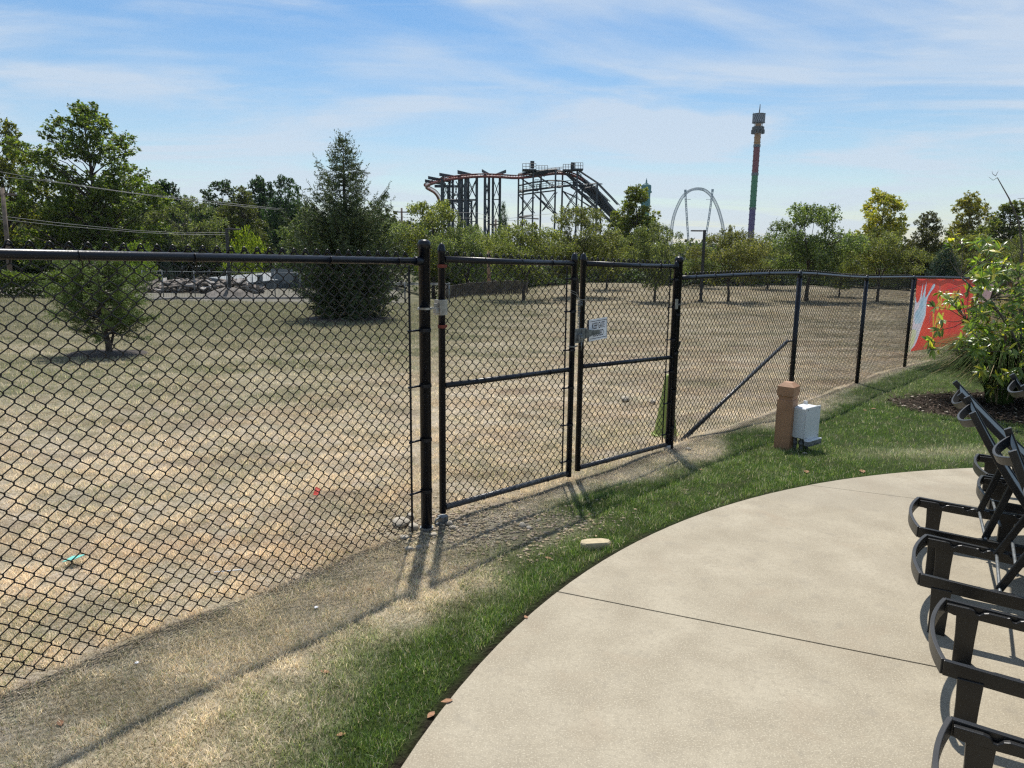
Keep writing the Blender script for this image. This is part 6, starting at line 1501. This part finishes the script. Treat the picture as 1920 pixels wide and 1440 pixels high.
# ------------------------------------------------------------------ drop tower
YD = 560.
b = at(1408.5, 430, YD); z0 = gzf(b[0], b[1]); zz = lambda py: at(1410, py, YD)[2]
dt = empty('drop_tower', (b[0], b[1], z0), label='tall thin drop tower banded purple, green, red and orange with a checkered head', cat='drop tower')
def checker(name, c1, c2, sc):
    m, nt = newmat(name); L = nt.links; out = N(nt, 'ShaderNodeOutputMaterial'); p = N(nt, 'ShaderNodeBsdfPrincipled'); L.new(p.outputs[0], out.inputs[0])
    tc = N(nt, 'ShaderNodeTexCoord'); sx = N(nt, 'ShaderNodeSeparateXYZ'); L.new(tc.outputs['Object'], sx.inputs[0])
    at_ = N(nt, 'ShaderNodeMath', operation='ARCTAN2'); L.new(sx.outputs[1], at_.inputs[0]); L.new(sx.outputs[0], at_.inputs[1])
    m1 = N(nt, 'ShaderNodeMath', operation='MULTIPLY'); L.new(at_.outputs[0], m1.inputs[0]); m1.inputs[1].default_value = sc[0]
    m2 = N(nt, 'ShaderNodeMath', operation='MULTIPLY'); L.new(sx.outputs[2], m2.inputs[0]); m2.inputs[1].default_value = sc[1]
    cb_ = N(nt, 'ShaderNodeCombineXYZ'); L.new(m1.outputs[0], cb_.inputs[0]); L.new(m2.outputs[0], cb_.inputs[1]); cb_.inputs[2].default_value = .5
    ck = N(nt, 'ShaderNodeTexChecker'); ck.inputs['Scale'].default_value = 1; ck.inputs['Color1'].default_value = (*c1, 1); ck.inputs['Color2'].default_value = (*c2, 1)
    L.new(cb_.outputs[0], ck.inputs['Vector']); L.new(ck.outputs['Color'], p.inputs['Base Color']); p.inputs['Roughness'].default_value = .6; return m
R0 = 2.25
bandm = [(470, 393, 'purple_band', (.06, .025, .15)), (389, 329, 'green_band', (.01, .17, .055)), (324, 276, 'red_band', (.17, .012, .02)), (271, 232, 'orange_band', (.34, .16, .04))]
for i, (pa, pb_, nm, c) in enumerate(bandm):
    za = z0 if i == 0 else zz(pa); zb_ = zz(pb_); mb = MB(); n = 12; mb.lathe([(R0, za-z0), (R0*.99, zb_-z0)], (0, 0, 0), n, False)
    for k in range(int((zb_-za)/3.4)):
        for a in range(n): an = 2*math.pi*a/n; mb.box(((R0+.12)*math.cos(an), (R0+.12)*math.sin(an), za-z0+1.5+k*3.4), (.16, .16, .7))
    o = mb.build(nm, pm(nm, c, .6, 0, .08, .4), dt)
MK = checker('checker_dark', (.03, .035, .04), (.16, .18, .20), (3.0, .8))
for pa, pb_ in ((393, 389), (329, 324), (276, 271)):
    mb = MB(); mb.lathe([(R0*1.12, zz(pa)-z0), (R0*1.12, zz(pb_)-z0)], (0, 0, 0), 16, False); mb.build('checker_band', MK, dt)
mb = MB(); ra_ = 4.15; za, zb_ = zz(248), zz(236)
mb.lathe([(3.2, zz(246)-z0), (ra_, zz(244)-z0), (ra_*1.02, zz(238)-z0), (3.3, zz(237)-z0)], (0, 0, 0), 24, False)
for k in range(14):
    a = 2*math.pi*k/14; mb.box(((ra_)*math.cos(a), (ra_)*math.sin(a), zz(247)-z0), (1.0, 1.0, 2.6), np.array(Matrix.Rotation(a, 3, 'Z')))
mb.build('gondola_ring', M_lattice, dt)
mb = MB(); mb.lathe([(4.5, zz(230)-z0), (4.5, zz(214)-z0), (4.2, zz(213)-z0)], (0, 0, 0), 12, False); mb.build('head_drum', checker('checker_head', (.025, .028, .035), (.20, .22, .26), (6.0, .62)), dt)
mb = MB(); mb.lathe([(4.62, zz(230.5)-z0), (4.62, zz(229.5)-z0)], (0, 0, 0), 12, False); mb.lathe([(4.62, zz(214.5)-z0), (4.62, zz(213.3)-z0)], (0, 0, 0), 12, False)
for k in range(4): a = .5+k*1.57; mb.tube([(3.9*math.cos(a), 3.9*math.sin(a), zz(237)-z0), (3.9*math.cos(a), 3.9*math.sin(a), zz(230)-z0)], .15, 4)
mb.build('head_trim', M_lattice, dt)
mb = MB(); mb.tube([(0, 0, zz(214)-z0), (.3, 0, zz(203)-z0), (.3, 0, zz(195)-z0)], [.45, .35, .22], 6); mb.tube([(-4, 0, zz(214)-z0), (-4, 0, zz(211)-z0)], .15, 4); mb.build('antenna', M_lattice, dt)

# ------------------------------------------------------------------ arch ride and its masts
YR = 430.; M_pale = pm('pale_steel_paint', (.34, .40, .45), .55, 0, .1, .2)
def lattice(name_root, ctr, wpx, label, cat, Yd=YR, diag=True, base=True, name='arch_ride', r_=.10):
    P = [Q(*c, Yd) for c in ctr]; P = crv(P, 6)
    o = empty(name, (P[0][0], P[0][1], gzf(P[0][0], P[0][1])), label=label, cat=cat)
    w = wpx/CF*Yd; outs = [[], [], [], []]
    for i, p in enumerate(P):
        t = norm2(P[min(i+1, len(P)-1)]-P[max(i-1, 0)]); n_ = norm2(np.cross(t, [0, 1, 0]))
        for k, (a, b) in enumerate(((-.5, -.5), (.5, -.5), (.5, .5), (-.5, .5))): outs[k].append(p+n_*w*a+np.array([0, w*b, 0]))
    for k in range(4): mb = MB(); mb.tube(outs[k], r_, 5); loc(mb.build('chord', M_pale), o)
    mb = MB()
    for i in range(len(P)-1):
        for k in range(4):
            j = (k+1) % 4; a, b = (outs[k][i], outs[j][i+1]) if i % 2 else (outs[j][i], outs[k][i+1]); mb.tube([a, b], r_*.55, 3, cap=False)
    loc(mb.build('lacing', M_pale), o); return o
pts = [(1258, 468), (1258.5, 440), (1262, 412), (1269, 390), (1280, 369), (1293, 357.5), (1308, 354), (1322, 357), (1335, 369), (1345, 388), (1351.5, 408), (1356, 430), (1358, 468)]
lattice('arch', crv([np.array(p) for p in pts], 4), 4.2, 'pale steel lattice arch of a ride rising far behind the trees', 'ride arch')
m1_ = lattice('mast', [(1292, 470), (1290, 440), (1288, 410), (1286.5, 385), (1285, 359)], 2.4, 'left pale lattice mast standing inside the far arch', 'ride mast', YR-8, name='ride_mast', r_=.13)
m2_ = lattice('mast', [(1321, 470), (1324, 440), (1329, 410), (1332.5, 385), (1336, 358)], 2.4, 'right pale lattice mast standing inside the far arch', 'ride mast', YR-8, name='ride_mast', r_=.13)
for m_, x, y in ((m1_, 1285, 358), (m2_, 1336, 357)):
    mb = MB(); a = Q(x, y, YR-8); mb.box(a, (1.1, 1.1, 1.3)); s = 1 if m_ is m1_ else -1; mb.tube([Q(x+s*1, 374, YR-8), Q(x+s*(10 if s > 0 else 12), 374, YR-8)], .13, 4); mb.tube([Q(x-s*2, 375, YR-8), Q(x+s*2, 374, YR-8)], .13, 4); loc(mb.build('arm', M_pale), m_)
M_teal = pm('teal_tower_paint', (.06, .20, .20), .6, 0, .1, .2); YT = 420.
b = at(1207, 460, YT); z0 = gzf(b[0], b[1]); zz = lambda py: at(1207, py, YT)[2]-z0; k_ = YT/CF
o = empty('lookout_tower', (b[0], b[1], z0), label='teal green round tower top with a spire behind the cottonwood', cat='tower')
mb = MB(); mb.lathe([(2.3, 0), (2.2, zz(400)), (2.6, zz(380)), (8*k_, zz(371)), (8.2*k_, zz(362)), (8.2*k_, zz(361))], (0, 0, 0), 20, False); mb.build('shaft', M_teal, o)
mb = MB(); mb.lathe([(10.5*k_, zz(361.5)), (10.5*k_, zz(358.5)), (9.2*k_, zz(358)), (9.2*k_, zz(349)), (8.6*k_, zz(347)), (3*k_, zz(346))], (0, 0, 0), 20, False); mb.build('lookout_drum', M_teal, o)
mb = MB(); mb.lathe([(3*k_, zz(346.5)), (1.6*k_, zz(344)), (1.2*k_, zz(338)), (.5*k_, zz(336)), (.3*k_, zz(334))], (0, 0, 0), 10, False)
for k in range(10): a = k*.628; mb.tube([(9*k_*math.cos(a), 9*k_*math.sin(a), zz(349)), (2*k_*math.cos(a), 2*k_*math.sin(a), zz(343))], .12, 4)
mb.build('spire', M_teal, o)

# ------------------------------------------------------------------ sky and sun
EL = rad(61); AZ = rad(-2)     # sun nearly straight ahead, a little to the left
w = bpy.data.worlds.new('World'); S.world = w; w.use_nodes = True; nt = w.node_tree; nt.nodes.clear(); L = nt.links
out = N(nt, 'ShaderNodeOutputWorld'); bg = N(nt, 'ShaderNodeBackground'); sk = N(nt, 'ShaderNodeTexSky'); sk.sky_type = 'NISHITA'; sk.sun_disc = False
sk.sun_elevation = EL; sk.sun_rotation = AZ; sk.air_density = 1.1; sk.dust_density = .4; sk.ozone_density = 3.0
bg.inputs[1].default_value = .088
tc = N(nt, 'ShaderNodeTexCoord'); sp_ = N(nt, 'ShaderNodeSeparateXYZ'); L.new(tc.outputs['Generated'], sp_.inputs[0])
def mth(op, a, b=None):
    m = N(nt, 'ShaderNodeMath', operation=op)
    for i, v in enumerate((a, b)):
        if v is None: continue
        if isinstance(v, (int, float)): m.inputs[i].default_value = v
        else: L.new(v, m.inputs[i])
    return m.outputs[0]
zc = mth('ADD', mth('MAXIMUM', sp_.outputs[2], 0.0), .10)
cx_ = mth('DIVIDE', sp_.outputs[0], zc); cy_ = mth('DIVIDE', sp_.outputs[1], zc)
cb = N(nt, 'ShaderNodeCombineXYZ'); L.new(cx_, cb.inputs[0]); L.new(cy_, cb.inputs[1])
def cl(scx, scy, rot, sc, det, dist, lo, hi, amt, rough=.55, loc_=(0, 0, 0)):
    mp = N(nt, 'ShaderNodeMapping'); mp.inputs['Scale'].default_value = (scx, scy, 1); mp.inputs['Rotation'].default_value = (0, 0, rad(rot)); mp.inputs['Location'].default_value = loc_
    L.new(cb.outputs[0], mp.inputs[0]); n = N(nt, 'ShaderNodeTexNoise'); n.inputs['Scale'].default_value = sc; n.inputs['Detail'].default_value = det; n.inputs['Distortion'].default_value = dist; n.inputs['Roughness'].default_value = rough
    L.new(mp.outputs[0], n.inputs['Vector']); r_ = N(nt, 'ShaderNodeMapRange'); r_.interpolation_type = 'SMOOTHSTEP'; L.new(n.outputs['Fac'], r_.inputs[0]); r_.inputs[1].default_value = lo; r_.inputs[2].default_value = hi; r_.inputs[4].default_value = amt; return r_.outputs[0]
f1 = cl(.55, 1.0, 18, .75, 9, 1.4, .36, .70, .9)
f2 = cl(.8, 2.2, 28, 1.5, 10, 1.8, .42, .80, .24, .60, (3, 1, 0))
f3 = cl(.25, .5, 5, .8, 4, .3, .28, .60, 1.0, .5, (7, 2, 0))
veil = mth('MULTIPLY', mth('SUBTRACT', 1.0, mth('MINIMUM', mth('MULTIPLY', sp_.outputs[2], 2.7), 1.0)), .36)
fac = mth('MINIMUM', mth('ADD', mth('MULTIPLY', mth('ADD', f1, f2), mth('ADD', f3, .45)), veil), .82)
mx = N(nt, 'ShaderNodeMix', data_type='RGBA'); L.new(fac, mx.inputs[0]); hsv = N(nt, 'ShaderNodeHueSaturation'); hsv.inputs['Saturation'].default_value = 1.36; hsv.inputs['Value'].default_value = 1.02; L.new(sk.outputs[0], hsv.inputs['Color']); L.new(hsv.outputs[0], mx.inputs[6]); mx.inputs[7].default_value = (5.6, 6.4, 7.4, 1)
L.new(mx.outputs[2], bg.inputs[0]); L.new(bg.outputs[0], out.inputs[0])
sl = bpy.data.lights.new('sun', 'SUN'); sl.energy = 4.6; sl.angle = rad(.9); sl.color = (1, .955, .88)
so = bpy.data.objects.new('sun', sl); link(so); dvec = Vector((math.sin(AZ)*math.cos(EL), math.cos(AZ)*math.cos(EL), math.sin(EL)))
so.rotation_euler = dvec.to_track_quat('Z', 'Y').to_euler(); so.location = (0, 0, 30)
S.view_settings.view_transform = 'Standard'; S.view_settings.look = 'None'; S.view_settings.exposure = .35; S.view_settings.gamma = 1
S.cycles.volume_bounces = 0; S.cycles.max_bounces = 7; S.cycles.transparent_max_bounces = 8; S.cycles.use_denoising = False; S.cycles.filter_width = 1.3; S.cycles.sample_clamp_indirect = 3.0

# ------------------------------------------------------------------ air
hm, nt = newmat('haze_air'); out = N(nt, 'ShaderNodeOutputMaterial'); pv_ = N(nt, 'ShaderNodeVolumePrincipled'); nt.links.new(pv_.outputs[0], out.inputs['Volume'])
pv_.inputs['Color'].default_value = (.80, .90, 1, 1); pv_.inputs['Density'].default_value = .00008; pv_.inputs['Anisotropy'].default_value = .2
mb = MB(); mb.box((0, 420, 55.5), (1460, 1040, 125)); o = mb.build('haze', hm); tag(o, 'thin pale summer haze over the fields and the park', 'haze', kind='stuff')
